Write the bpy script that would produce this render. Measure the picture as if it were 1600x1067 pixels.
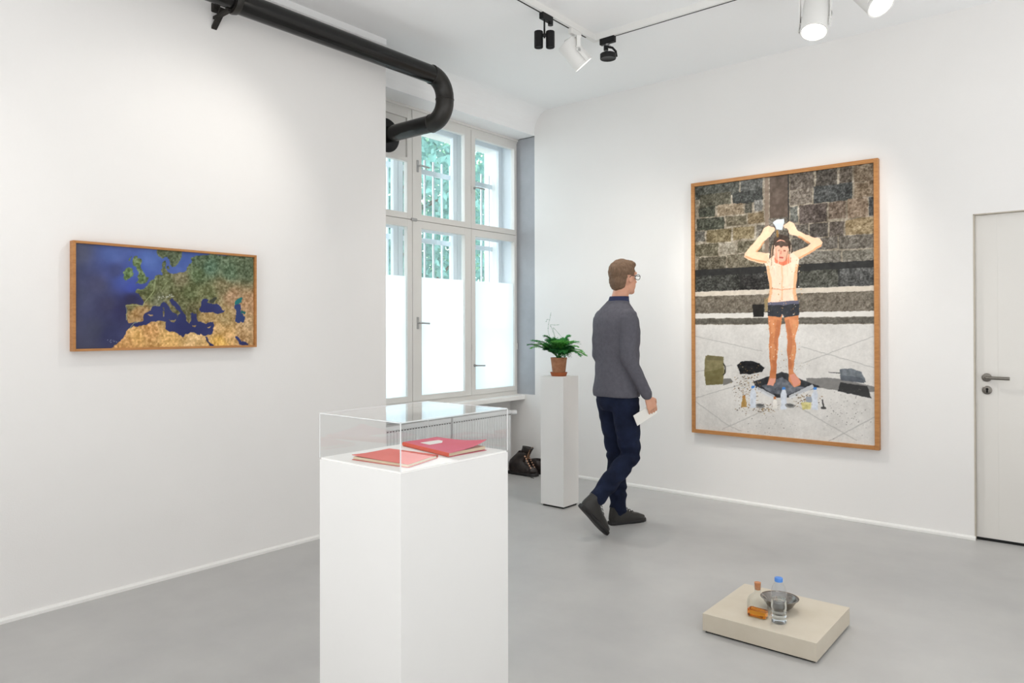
import bpy, bmesh, math, random
import numpy as np
from mathutils import Vector, Matrix, Quaternion, noise as mnoise
PI = math.pi
for o in list(bpy.data.objects): bpy.data.objects.remove(o, do_unlink=True)
scene = bpy.context.scene
COL = scene.collection

# ------------------------------------------------------------------ camera
CAMH = 1.36
FPX, PCX, PCY = 1130.236, 800.0, 506.173          # focal length and principal point for a 1600x1067 frame
def cam_axes(yaw, pitch, roll):
    f = Vector((-math.sin(yaw)*math.cos(pitch), math.cos(yaw)*math.cos(pitch), math.sin(pitch)))
    r = Vector((math.cos(yaw), math.sin(yaw), 0)); u = r.cross(f)
    return math.cos(roll)*r + math.sin(roll)*u, -math.sin(roll)*r + math.cos(roll)*u, f
CR, CU, CF = cam_axes(0.688839, 0.00505036, -0.00224192)
cd = bpy.data.cameras.new('camera'); cam = bpy.data.objects.new('camera', cd); COL.objects.link(cam)
cd.sensor_width = 36; cd.lens = FPX*36/1600; cd.shift_x = 0; cd.shift_y = (PCY-533.5)/1600
cd.clip_start = 0.05; cd.clip_end = 200
mw = Matrix.Identity(4)
for i in range(3): mw[i][0] = CR[i]; mw[i][1] = CU[i]; mw[i][2] = -CF[i]
mw[2][3] = CAMH; cam.matrix_world = mw
scene.camera = cam
def ray(x, y): return ((x-PCX)*CR - (y-PCY)*CU + FPX*CF)/FPX
def on_x(x, y, X): d = ray(x, y); t = X/d.x; return Vector((0, 0, CAMH)) + d*t       # pixel on the plane X = const
def on_y(x, y, Y): d = ray(x, y); t = Y/d.y; return Vector((0, 0, CAMH)) + d*t
def on_z(x, y, Z): d = ray(x, y); t = (Z-CAMH)/d.z; return Vector((0, 0, CAMH)) + d*t

# ------------------------------------------------------------------ world, exposure, large lights
w = bpy.data.worlds.new('world'); scene.world = w; w.use_nodes = True
bgn = w.node_tree.nodes['Background']
bgn.inputs[0].default_value = (0.88, 0.955, 1.0, 1); bgn.inputs[1].default_value = 3.8
vs = scene.view_settings
vs.view_transform = 'Standard'; vs.look = 'None'; vs.gamma = 1; vs.use_curve_mapping = False; vs.exposure = 0.45
# room extents
XL, YR, ZC = -3.947, 5.437, 3.405          # face of the left wall, face of the right wall, ceiling
XE, YB = 3.2, -3.2                          # walls behind the camera
XW = -4.41                                  # inner face of the window
def area(name, loc, rot, sx, sy, energy, color):
    l = bpy.data.lights.new(name, 'AREA'); l.shape = 'RECTANGLE'; l.size = sx; l.size_y = sy; l.energy = energy; l.color = color
    o = bpy.data.objects.new(name, l); COL.objects.link(o); o.location = loc; o.rotation_euler = rot; return o
# added fill lamps standing in for daylight at invented windows behind the camera
area('fill_light_rear', (-1.2, YB+0.02, 1.55), (math.radians(90), 0, math.radians(0)), 4.2, 2.3, 10, (1.0, 0.992, 0.985))
area('fill_light_side', (XE-0.02, 1.2, 1.55), (math.radians(90), 0, math.radians(90)), 4.8, 2.3, 6, (1.0, 0.992, 0.985))

# added upward area lamps near the floor, out of view, to brighten the ceiling
area('ceiling_fill_rear', (-0.9, -1.9, 0.3), (math.radians(180), 0, 0), 4.2, 2.2, 74, (0.975, 0.988, 1.0))
area('ceiling_fill_side', (1.9, 2.3, 0.3), (math.radians(180), 0, 0), 2.0, 3.8, 58, (0.975, 0.988, 1.0))

# ------------------------------------------------------------------ helpers
def s2l(c):
    return tuple(((v/255)/12.92 if v/255 <= 0.04045 else ((v/255+0.055)/1.055)**2.4) for v in c)
MATS = {}
def mat(name, rgb=(200, 200, 200), rough=0.5, metal=0.0, var=0.0, vscale=8.0, bump=0.0, bscale=60.0, spec=0.5, emit=None, estr=0, rgb2=None, detail=4.0, stretch=None, coat=0):
    if name in MATS: return MATS[name]
    m = bpy.data.materials.new(name); m.use_nodes = True; nt = m.node_tree; b = nt.nodes['Principled BSDF']
    c = s2l(rgb)
    b.inputs['Base Color'].default_value = (*c, 1); b.inputs['Roughness'].default_value = rough; b.inputs['Metallic'].default_value = metal
    b.inputs['Specular IOR Level'].default_value = spec; b.inputs['Coat Weight'].default_value = coat
    tc = nt.nodes.new('ShaderNodeTexCoord'); mp = nt.nodes.new('ShaderNodeMapping'); nt.links.new(tc.outputs['Object'], mp.inputs[0])
    if stretch: mp.inputs['Scale'].default_value = stretch
    if var > 0 or rgb2:
        n = nt.nodes.new('ShaderNodeTexNoise'); n.inputs['Scale'].default_value = vscale; n.inputs['Detail'].default_value = detail; n.inputs['Roughness'].default_value = 0.6
        r = nt.nodes.new('ShaderNodeValToRGB'); nt.links.new(mp.outputs[0], n.inputs['Vector']); nt.links.new(n.outputs['Fac'], r.inputs[0])
        r.color_ramp.elements[0].position = 0.3; r.color_ramp.elements[1].position = 0.7
        c2 = s2l(rgb2) if rgb2 else tuple(min(1, v*(1+var)) for v in c)
        c1 = c if rgb2 else tuple(v*(1-var) for v in c)
        r.color_ramp.elements[0].color = (*c1, 1); r.color_ramp.elements[1].color = (*c2, 1)
        nt.links.new(r.outputs[0], b.inputs['Base Color'])
    if bump > 0:
        n2 = nt.nodes.new('ShaderNodeTexNoise'); n2.inputs['Scale'].default_value = bscale; n2.inputs['Detail'].default_value = 3
        bp = nt.nodes.new('ShaderNodeBump'); bp.inputs['Strength'].default_value = bump; bp.inputs['Distance'].default_value = 0.01
        nt.links.new(mp.outputs[0], n2.inputs['Vector']); nt.links.new(n2.outputs['Fac'], bp.inputs['Height']); nt.links.new(bp.outputs[0], b.inputs['Normal'])
    if emit: b.inputs['Emission Color'].default_value = (*s2l(emit), 1); b.inputs['Emission Strength'].default_value = estr
    MATS[name] = m; return m
def clear_mat(name, tint=(1, 1, 1), ior=1.49, rough=0.0, gloss=1.0):
    """thin clear sheet: passes light straight through, mirrors by Fresnel"""
    m = bpy.data.materials.new(name); m.use_nodes = True; nt = m.node_tree; nt.nodes.clear()
    out = nt.nodes.new('ShaderNodeOutputMaterial'); mx = nt.nodes.new('ShaderNodeMixShader'); fr = nt.nodes.new('ShaderNodeFresnel')
    t = nt.nodes.new('ShaderNodeBsdfTransparent'); g = nt.nodes.new('ShaderNodeBsdfGlossy')
    fr.inputs['IOR'].default_value = ior; t.inputs[0].default_value = (*tint, 1); g.inputs['Roughness'].default_value = rough; g.inputs[0].default_value = (gloss,)*3+(1,)
    ge = nt.nodes.new('ShaderNodeNewGeometry'); mr = nt.nodes.new('ShaderNodeMapRange')      # same Fresnel on both faces of the sheet
    mr.inputs['To Min'].default_value = ior; mr.inputs['To Max'].default_value = 1/ior; nt.links.new(ge.outputs['Backfacing'], mr.inputs['Value']); nt.links.new(mr.outputs[0], fr.inputs['IOR'])
    nt.links.new(fr.outputs[0], mx.inputs[0]); nt.links.new(t.outputs[0], mx.inputs[1]); nt.links.new(g.outputs[0], mx.inputs[2]); nt.links.new(mx.outputs[0], out.inputs[0])
    MATS[name] = m; return m
def film_mat(name, rgb, tr=0.75):
    m = bpy.data.materials.new(name); m.use_nodes = True; nt = m.node_tree; nt.nodes.clear()
    out = nt.nodes.new('ShaderNodeOutputMaterial'); mx = nt.nodes.new('ShaderNodeMixShader')
    t = nt.nodes.new('ShaderNodeBsdfTranslucent'); d = nt.nodes.new('ShaderNodeBsdfDiffuse')
    t.inputs[0].default_value = (*s2l(rgb), 1); d.inputs[0].default_value = (*s2l(rgb), 1); mx.inputs[0].default_value = tr
    nt.links.new(d.outputs[0], mx.inputs[1]); nt.links.new(t.outputs[0], mx.inputs[2]); nt.links.new(mx.outputs[0], out.inputs[0])
    MATS[name] = m; return m
def print_mat(name, rough=0.35):
    m = bpy.data.materials.new(name); m.use_nodes = True; nt = m.node_tree; b = nt.nodes['Principled BSDF']
    a = nt.nodes.new('ShaderNodeVertexColor'); a.layer_name = 'print'
    nt.links.new(a.outputs[0], b.inputs['Base Color']); b.inputs['Roughness'].default_value = rough; b.inputs['Specular IOR Level'].default_value = 0.35
    MATS[name] = m; return m

ORG = {}
def thing(name, loc, label, cat, group=None, kind=None):
    o = bpy.data.objects.new(name, None); COL.objects.link(o); o.location = loc; o.empty_display_size = 0.1
    ORG[o.name] = Vector(loc)
    if label: o['label'] = label
    if cat: o['category'] = cat
    if group: o['group'] = group
    if kind: o['kind'] = kind
    return o
def finish(name, me, material, parent=None, label=None, cat=None, group=None, kind=None, smooth=False, origin=None, angle=40):
    """link mesh (world coordinates) as an object; children become local to their thing"""
    if parent is not None: org = ORG[parent.name]
    else: org = Vector(origin) if origin is not None else Vector((0, 0, 0))
    me.transform(Matrix.Translation(-org))
    if smooth:
        me.polygons.foreach_set('use_smooth', [True]*len(me.polygons))
        if angle < 180: me.set_sharp_from_angle(angle=math.radians(angle))
    o = bpy.data.objects.new(name, me); COL.objects.link(o)
    if material:
        for mm in (material if isinstance(material, (list, tuple)) else [material]): me.materials.append(mm)
    if parent is not None: o.parent = parent
    else: o.location = org
    ORG[o.name] = org
    if label: o['label'] = label
    if cat: o['category'] = cat
    if group: o['group'] = group
    if kind: o['kind'] = kind
    return o
class B:
    """collects shapes in world coordinates"""
    def __init__(s): s.bm = bmesh.new()
    def box(s, x0, x1, y0, y1, z0, z1, bev=0, mtx=None):
        tmp = bmesh.new()
        vs = [tmp.verts.new((x, y, z)) for x in (min(x0, x1), max(x0, x1)) for y in (min(y0, y1), max(y0, y1)) for z in (min(z0, z1), max(z0, z1))]
        for f in ((0, 1, 3, 2), (4, 6, 7, 5), (0, 4, 5, 1), (2, 3, 7, 6), (0, 2, 6, 4), (1, 5, 7, 3)): tmp.faces.new([vs[i] for i in f])
        if bev > 0: bmesh.ops.bevel(tmp, geom=tmp.edges[:], offset=bev, segments=2, profile=0.5, affect='EDGES')
        s._add(tmp, mtx); return s
    def _add(s, tmp, mtx=None):
        if mtx is not None: tmp.transform(mtx)
        me = bpy.data.meshes.new('t'); tmp.to_mesh(me); tmp.free(); s.bm.from_mesh(me); bpy.data.meshes.remove(me)
    def ring_loft(s, rings, caps=True):
        bm = s.bm; V = [[bm.verts.new(p) for p in r] for r in rings]
        for a, b in zip(V[:-1], V[1:]):
            n = len(a)
            for i in range(n): bm.faces.new((a[i], a[(i+1) % n], b[(i+1) % n], b[i]))
        if caps:
            bm.faces.new(V[0][::-1]); bm.faces.new(V[-1])
        return s
    def cyl(s, p0, p1, r0, r1=None, seg=20, caps=True):
        p0 = Vector(p0); p1 = Vector(p1); r1 = r0 if r1 is None else r1
        d = (p1-p0).normalized(); a = d.orthogonal().normalized(); b = d.cross(a)
        rg = [[p + r*(math.cos(t)*a + math.sin(t)*b) for t in [2*PI*i/seg for i in range(seg)]] for p, r in ((p0, r0), (p1, r1))]
        return s.ring_loft(rg, caps)
    def tube(s, pts, r, seg=10, caps=True):
        pts = [Vector(p) for p in pts]; rings = []; a = None
        for i, p in enumerate(pts):
            d = (pts[min(i+1, len(pts)-1)] - pts[max(i-1, 0)]).normalized()
            if a is None: a = d.orthogonal().normalized()
            a = (a - d*a.dot(d)).normalized(); b = d.cross(a)
            rr = r[i] if isinstance(r, (list, tuple)) else r
            rings.append([p + rr*(math.cos(t)*a + math.sin(t)*b) for t in [2*PI*k/seg for k in range(seg)]])
        return s.ring_loft(rings, caps)
    def lathe(s, prof, c, seg=32, axis=None, mtx=None):
        """profile (r,z) about z through c; r=0 ends close it"""
        tmp = bmesh.new(); prev = None
        for r, z in prof:
            cur = [tmp.verts.new((0, 0, z))] if r <= 1e-6 else [tmp.verts.new((r*math.cos(2*PI*i/seg), r*math.sin(2*PI*i/seg), z)) for i in range(seg)]
            if prev:
                for i in range(seg):
                    j = (i+1) % seg
                    if len(prev) == 1 and len(cur) > 1: tmp.faces.new((prev[0], cur[j], cur[i]))
                    elif len(cur) == 1 and len(prev) > 1: tmp.faces.new((prev[i], prev[j], cur[0]))
                    elif len(cur) > 1: tmp.faces.new((prev[i], prev[j], cur[j], cur[i]))
            prev = cur
        m = Matrix.Translation(Vector(c))
        if axis is not None: m = m @ Vector((0, 0, 1)).rotation_difference(Vector(axis)).to_matrix().to_4x4()
        if mtx is not None: m = mtx @ m
        s._add(tmp, m); return s
    def ellipsoid(s, c, r, rot=None, sub=3):
        tmp = bmesh.new(); bmesh.ops.create_icosphere(tmp, subdivisions=sub, radius=1)
        m = Matrix.Translation(Vector(c)) @ (rot.to_4x4() if rot is not None else Matrix.Identity(4)) @ Matrix.Diagonal((*r, 1))
        s._add(tmp, m); return s
    def prism(s, poly, vec):
        """extrude polygon (list of points) by vec"""
        v = Vector(vec); a = [s.bm.verts.new(Vector(p)) for p in poly]; b = [s.bm.verts.new(Vector(p)+v) for p in poly]; n = len(poly)
        s.bm.faces.new(a[::-1]); s.bm.faces.new(b)
        for i in range(n): s.bm.faces.new((a[i], a[(i+1) % n], b[(i+1) % n], b[i]))
        return s
    def quad(s, *p): s.bm.faces.new([s.bm.verts.new(Vector(q)) for q in p]); return s
    def mesh(s, name='m', fix=True):
        if fix: bmesh.ops.recalc_face_normals(s.bm, faces=s.bm.faces[:])
        me = bpy.data.meshes.new(name); s.bm.to_mesh(me); s.bm.free(); return me
    def done(s, name, material, parent=None, **k): return finish(name, s.mesh(name), material, parent, **k)

# ------------------------------------------------------------------ materials
M_wall = mat('white_wall_paint', (241, 239, 237), 0.85, var=0.012, vscale=1.5, bump=0.05, bscale=180, spec=0.2)
M_ceil = mat('white_ceiling_paint', (251, 251, 251), 0.9, spec=0.2, bump=0.04, bscale=120)
M_trim = mat('white_gloss_trim', (244, 243, 240), 0.4, spec=0.4)
M_grey = mat('grey_plaster_reveal', (176, 179, 184), 0.9, var=0.06, vscale=6, bump=0.15, bscale=40, spec=0.2)
M_floor = mat('grey_polished_floor', (180, 179, 178), 0.36, rgb2=(190, 189, 187), vscale=3.0, detail=8, bump=0.03, bscale=220, spec=0.4)
M_door = mat('off_white_door', (228, 225, 220), 0.45, spec=0.4)
M_jamb = mat('beige_door_edge', (196, 188, 174), 0.6)
M_steel = mat('brushed_steel', (128, 124, 118), 0.32, metal=1.0)
M_dark = mat('dark_gap', (20, 20, 20), 0.9)
M_white = mat('white_lacquer', (236, 235, 233), 0.5, var=0.01, vscale=3, spec=0.35)
M_black = mat('black_enamel', (14, 14, 16), 0.45, spec=0.3)
M_pipe = mat('black_stove_pipe', (14, 14, 14), 0.2, rgb2=(22, 21, 20), vscale=10, bump=0.04, bscale=90, spec=0.42)
M_elbow = mat('worn_black_elbow', (20, 19, 17), 0.42, rgb2=(36, 32, 27), vscale=7, bump=0.1, bscale=70)
M_iron = mat('rusty_black_iron', (18, 16, 13), 0.75, rgb2=(38, 32, 26), vscale=60, bump=0.3, bscale=150)
M_wood = mat('orange_oak_frame', (168, 112, 58), 0.5, rgb2=(192, 136, 80), vscale=14, stretch=(1.2, 1.2, 6), detail=6, bump=0.06, bscale=60)
M_woodh = mat('orange_oak_frame_horizontal', (168, 112, 58), 0.5, rgb2=(192, 136, 80), vscale=14, stretch=(0.8, 0.8, 9), detail=6, bump=0.06, bscale=60)
M_win = mat('white_window_paint', (228, 226, 222), 0.5, bump=0.03, bscale=50, spec=0.4)
M_winout = mat('outer_sash_paint', (226, 232, 238), 0.6)
M_glass = clear_mat('window_glass', (0.97, 0.985, 0.985), 1.45)
M_acryl = clear_mat('clear_acrylic', (0.985, 0.99, 0.99), 1.49)
M_aedge = mat('acrylic_edge', (232, 234, 234), 0.25, spec=0.6)
M_frost = film_mat('frosted_film', (246, 250, 252), 0.85)
M_chrome = mat('nickel_handle', (176, 176, 176), 0.28, metal=1.0)

# ------------------------------------------------------------------ the room shell
def struct(name, b, m, parent=None, **k):
    return finish(name, b.mesh(name), m, parent, kind='structure' if parent is None else None, **k)
XO = -4.80                                  # outer face of the facade
struct('floor', B().box(XO, XE+0.2, YB-0.2, YR+0.2, -0.12, 0.0), M_floor)
struct('ceiling', B().box(XO, XE+0.2, YB-0.2, YR+0.2, ZC, ZC+0.12), M_ceil)
struct('wall_left', B().box(XO, XL, YB-0.2, 3.389, 0, ZC), M_wall)
# right wall: plasterboard face with the door opening; it steps back beside the window
DX0, DX1, DZ = -0.66, 0.26, 2.077
b = B()
b.box(-4.196, DX0, YR, YR+0.16, 0, ZC)
b.box(DX1, XE+0.2, YR, YR+0.16, 0, ZC); b.box(DX0, DX1, YR, YR+0.16, DZ, ZC)
b.box(-4.498, -4.196, YR, YR+0.16, 0, 0.721)
b.box(-4.395, -4.196, YR, YR+0.16, 3.18, ZC)
struct('wall_right', b, M_wall)
struct('wall_reveal', B().box(XO, -4.19, YR+0.014, YR+0.16, 0, ZC), M_grey)
# facade wall around the window: parapet under the sill, lintel with a cove up to the ceiling
WY0, WY1, WZ0, WZ1 = 3.38, YR+0.014, 0.715, 3.18
b = B()
b.box(XO, -4.498, 3.3, YR+0.014, 0, WZ0-0.042)
struct('wall_facade', b, M_wall)
b = B()
prof = [(-4.193, WZ1), (-4.193, 3.215)]
for i in range(1, 9):                        # cove from the lintel to the ceiling
    t = i/8*PI/2; prof.append((-4.193+0.172*(1-math.cos(t)), 3.215+0.19*math.sin(t)))
prof += [(-4.02, ZC+0.02), (XO, ZC+0.02), (XO, WZ1)]
b.prism([(x, 3.30, z) for x, z in prof], (0, YR+0.014-3.30, 0))
struct('wall_lintel', b, M_ceil)
# walls behind the camera, each with an invented tall opening behind an added fill lamp
b = B()
b.box(XL, -3.4, YB-0.2, YB, 0, ZC); b.box(1.0, XE, YB-0.2, YB, 0, ZC); b.box(-3.4, 1.0, YB-0.2, YB, 0, 0.4); b.box(-3.4, 1.0, YB-0.2, YB, 3.1, ZC)
struct('wall_rear', b, M_wall)
b = B()
b.box(XE, XE+0.2, YB-0.2, -1.3, 0, ZC); b.box(XE, XE+0.2, 3.7, YR, 0, ZC); b.box(XE, XE+0.2, -1.3, 3.7, 0, 0.4); b.box(XE, XE+0.2, -1.3, 3.7, 3.1, ZC)
struct('wall_side', b, M_wall)
for n_, q in (('added_panel_rear', (-3.4, 1.0, YB-0.06, YB-0.04)), ('added_panel_side', (XE+0.04, XE+0.06, -1.3, 3.7))):   # opaque white panels added to close the invented openings
    struct(n_, B().box(*q, 0.4, 3.1), mat('opaque_white_panel', (244, 244, 242), 0.6))
# slim white skirting strips
def strip(name, p0, p1, n, m=M_trim, hgt=0.027, dep=0.014):
    p0 = Vector(p0); p1 = Vector(p1); n = Vector(n)
    b = B(); q = [p0, p0+n*dep, p0+n*dep+Vector((0, 0, hgt*0.6)), p0+n*dep*0.6+Vector((0, 0, hgt)), p0+Vector((0, 0, hgt))]
    b.prism(q, p1-p0); return struct(name, b, m)
strip('baseboard_left', (XL-0.002, YB, -0.002), (XL-0.002, 3.389, -0.002), (1, 0, 0))
strip('baseboard_right', (-4.19, YR+0.002, -0.002), (DX0+0.006, YR+0.002, -0.002), (0, -1, 0))
strip('baseboard_right_end', (DX1, YR+0.002, -0.002), (XE, YR+0.002, -0.002), (0, -1, 0))
# slim ledge of paint line along the top of the left wall
struct('trim_1', B().box(XL-0.01, XL+0.012, YB, 3.389, ZC-0.045, ZC+0.004, bev=0.004), M_ceil)

# door
d = thing('door_1', (DX0, YR+0.03, 0), None, None, kind='structure')
B().box(DX0+0.006, DX1-0.006, YR+0.03, YR+0.07, 0.018, DZ-0.006, bev=0.002).done('door_leaf', M_door, d)
B().box(DX0+0.012, DX0+0.125, YR+0.0285, YR+0.034, 0.022, DZ-0.012, bev=0.001).done('edge_panel', M_door, d)
B().box(DX0-0.001, DX0+0.006, YR-0.001, YR+0.08, 0.0, DZ).done('jamb', M_jamb, d)
B().box(DX0, DX1, YR-0.001, YR+0.08, DZ-0.005, DZ+0.001).done('jamb', M_jamb, d)
B().box(DX0+0.006, DX1, YR+0.034, YR+0.07, 0.0, 0.016).done('bottom_gap', M_dark, d)
hp = Vector((-0.594, YR+0.03, 1.037))
hd = B().lathe([(0, 0), (0.027, 0), (0.027, 0.008), (0.024, 0.010), (0, 0.010)], hp, 28, axis=(0, -1, 0)).done('handle_rosette', M_steel, d, smooth=True)
b = B().tube([hp+Vector(v) for v in ((0, -0.008, 0), (0, -0.035, 0), (0.003, -0.046, 0), (0.012, -0.052, 0), (0.03, -0.053, 0), (0.125, -0.053, -0.001))], 0.0105, 14)
b.done('lever', M_steel, hd, smooth=True)
kp = Vector((-0.592, YR+0.03, 0.957))
kr = B().lathe([(0, 0), (0.027, 0), (0.027, 0.008), (0.024, 0.010), (0, 0.010)], kp, 28, axis=(0, -1, 0)).done('keyhole_rosette', M_steel, d, smooth=True)
b = B().cyl(kp+Vector((0, -0.009, 0.006)), kp+Vector((0, -0.0115, 0.006)), 0.008, seg=16)
b.box(kp.x-0.005, kp.x+0.005, kp.y-0.0115, kp.y-0.009, kp.z-0.016, kp.z+0.004); b.done('lock_cylinder', M_dark, kr)

# ------------------------------------------------------------------ window: double casement with six inner sashes
win = thing('window_1', (XW, 4.4, WZ0), None, None, kind='structure')
cols = [(3.385, 4.071), (4.071, 4.784), (4.784, 5.428)]
rows = [(0.752, 2.250), (2.250, 3.143)]
b = B()                                      # fixed inner frame
b.box(XW-0.06, XW-0.012, 3.385, YR+0.012, 0.713, 0.753); b.box(XW-0.06, XW-0.006, 3.385, YR+0.012, 3.142, 3.182)
b.box(XW-0.059, XW-0.0125, 5.424, YR+0.0115, 0.7525, 3.1425); b.box(XW-0.05, XW+0.008, 3.385, YR+0.012, 3.158, 3.182, bev=0.004)
for y in (4.071, 4.784): b.box(XW-0.058, XW-0.013, y-0.03, y+0.03, 0.752, 3.143)
b.box(XW-0.057, XW-0.014, 3.386, 5.425, 2.22, 2.28)
b.done('inner_frame', M_win, win)
B().box(-4.5, -4.315, 3.385, YR+0.002, 0.673, 0.715, bev=0.006).done('window_sill', M_trim, win)
def sash(y0, y1, z0, z1, gy0, gy1, gz0, gz1, x, m, dep=0.045, panel=False, film=None):
    g = 0.0022
    b = B(); y0 += g; y1 -= g; z0 += g; z1 -= g
    b.box(x-dep, x, y0, gy0, z0, z1, bev=0.003); b.box(x-dep, x, gy1, y1, z0, z1, bev=0.003)
    b.box(x-dep, x-0.0008, gy0-0.003, gy1+0.003, z0, gz0, bev=0.003); b.box(x-dep, x-0.0008, gy0-0.003, gy1+0.003, gz1, z1, bev=0.003)
    return b
k = 0
for ci, (y0, y1) in enumerate(cols):
    for ri, (z0, z1) in enumerate(rows):
        gy0 = (3.455, 4.175, 4.840)[ci]; gy1 = (4.015, 4.700, 5.398)[ci]
        gz0, gz1 = ((0.800, 2.187), (2.303, 3.078))[ri]
        b = sash(y0, y1, z0, z1, gy0, gy1, gz0, gz1, XW, M_win)
        if ci == 0 and ri == 1: b.box(XW-0.045, XW-0.001, gy0-0.003, gy1+0.003, 2.721, 2.753)
        so = b.done('sash', M_win, win)
        top = 2.721 if (ci == 0 and ri == 1) else gz1
        B().box(XW-0.028, XW-0.024, gy0-0.004, gy1+0.004, gz0-0.004, top+0.004).done('pane', M_glass, so)
        if ci == 0 and ri == 1: B().box(XW-0.03, XW-0.018, gy0-0.004, gy1+0.004, 2.75, gz1+0.004).done('blank_panel', M_win, so, label='white board replacing the glass around the stove pipe')
        if ri == 0: B().box(XW-0.0235, XW-0.022, gy0-0.002, gy1+0.002, gz0-0.002, 1.784).done('frosted_film', M_frost, so, label='white frosted privacy film')
        if ci > 0:                               # casement handles
            if ci == 1: hy, hz = 4.128, (1.40, 2.70)[ri]
            else: hy, hz = 4.822, (1.02, 2.62)[ri]
            bb = B().box(XW-0.002, XW+0.006, hy-0.011, hy+0.011, hz-0.05, hz+0.05, bev=0.003) if ci == 1 else B().cyl((XW-0.002, hy, hz), (XW+0.008, hy, hz), 0.012, seg=14)
            ho = bb.done('handle_plate', M_chrome, so)
            B().tube([(XW+0.004, hy, hz), (XW+0.03, hy, hz), (XW+0.04, hy+0.012, hz), (XW+0.042, hy+0.05, hz-0.002), (XW+0.042, hy+0.095, hz-0.004)], 0.0075, 10).done('handle', M_chrome, ho, smooth=True)
for y, z in ((4.085, 2.252),):
    B().box(XW-0.002, XW+0.012, y-0.03, y+0.03, z-0.012, z+0.012, bev=0.004).done('latch', M_chrome, win)
for y, z in ((4.055, 3.12), (4.775, 1.18), (5.415, 1.18), (4.775, 2.60)):
    B().cyl((XW+0.004, y+0.012, z-0.03), (XW+0.004, y+0.012, z+0.03), 0.006, seg=10).done('hinge', M_win, win)
# box lining between inner and outer sashes, outer sashes
b = B()
b.box(-4.62, XW-0.045, 5.415, YR+0.012, 0.70, 3.17); b.box(-4.62, XW-0.045, 3.385, YR, 3.125, 3.19); b.box(-4.62, XW-0.045, 3.385, YR, 0.70, 0.765)
b.done('box_lining', M_winout, win)
XS = -4.585
for ci, (y0, y1) in enumerate(cols):
    for ri, (z0, z1) in enumerate(((0.76, 2.245), (2.245, 3.135))):
        y1b = 5.42 if ci == 2 else y1
        gy0, gy1 = y0+0.055, y1b-0.05
        b = sash(y0, y1b, z0, z1, gy0, gy1, z0+0.06, z1-0.05, XS, M_winout, 0.04)
        so = b.done('outer_sash', M_winout, win)
        B().box(XS-0.026, XS-0.022, gy0-0.004, gy1+0.004, z0+0.056, z1-0.046).done('pane', M_glass, so)
# outer masonry reveal beyond the outer sashes
b = B()
b.box(XO, -4.625, 5.40, 5.60, 0.3, 3.6); b.box(XO, -4.625, 3.2, 5.60, 3.10, 3.3)
struct('wall_outer_reveal', b, mat('outer_white_render', (236, 236, 234), 0.9))
b = B().box(XO-0.1, -4.5, 3.2, 5.6, 0.60, 0.70); struct('trim_2', b, M_trim)
# wrought bars outside
gr = thing('window_grille', (-4.71, 4.4, 0.70), 'white painted iron security bars outside the tall window', 'grille')
M_bar = mat('white_bar_paint', (222, 230, 236), 0.5)
y = 4.495 - 0.1085*9
while y < 5.40:
    B().box(-4.717, -4.703, y-0.008, y+0.008, 0.69, 2.86).done('bar', M_bar, gr); y += 0.1085
for z in (1.35, 2.137, 2.75):
    B().box(-4.722, -4.698, 3.30, 5.46, z-0.021, z+0.021).done('crossbar', M_bar, gr)

# ------------------------------------------------------------------ outside: street trees and ground
rng = random.Random(5)
struct('ground', B().box(-30, XO-0.02, -10, 40, -0.9, -0.6), mat('street_ground', (150, 148, 142), 0.9, var=0.1))
M_bark = mat('tree_bark', (92, 80, 66), 0.9, var=0.25, vscale=20, bump=0.4, bscale=40)
def leaf_mat(name, rgb):
    m = bpy.data.materials.new(name); m.use_nodes = True; nt = m.node_tree; nt.nodes.clear()
    out = nt.nodes.new('ShaderNodeOutputMaterial'); mx = nt.nodes.new('ShaderNodeMixShader'); d_ = nt.nodes.new('ShaderNodeBsdfDiffuse'); t = nt.nodes.new('ShaderNodeBsdfTranslucent')
    tc = nt.nodes.new('ShaderNodeTexCoord'); n = nt.nodes.new('ShaderNodeTexNoise'); n.inputs['Scale'].default_value = 3; r = nt.nodes.new('ShaderNodeValToRGB')
    c = s2l(rgb); r.color_ramp.elements[0].color = (*[v*0.7 for v in c], 1); r.color_ramp.elements[1].color = (*[min(1, v*1.3) for v in c], 1)
    r.color_ramp.elements[0].position = 0.35; r.color_ramp.elements[1].position = 0.65
    nt.links.new(tc.outputs['Object'], n.inputs[0]); nt.links.new(n.outputs['Fac'], r.inputs[0]); nt.links.new(r.outputs[0], d_.inputs[0]); nt.links.new(r.outputs[0], t.inputs[0])
    mx.inputs[0].default_value = 0.5; nt.links.new(d_.outputs[0], mx.inputs[1]); nt.links.new(t.outputs[0], mx.inputs[2]); nt.links.new(mx.outputs[0], out.inputs[0]); return m
LEAVES = [leaf_mat('leaf_blue_green', (122, 162, 156)), leaf_mat('leaf_light_green', (144, 182, 156)), leaf_mat('leaf_mid_green', (106, 150, 150))]
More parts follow.
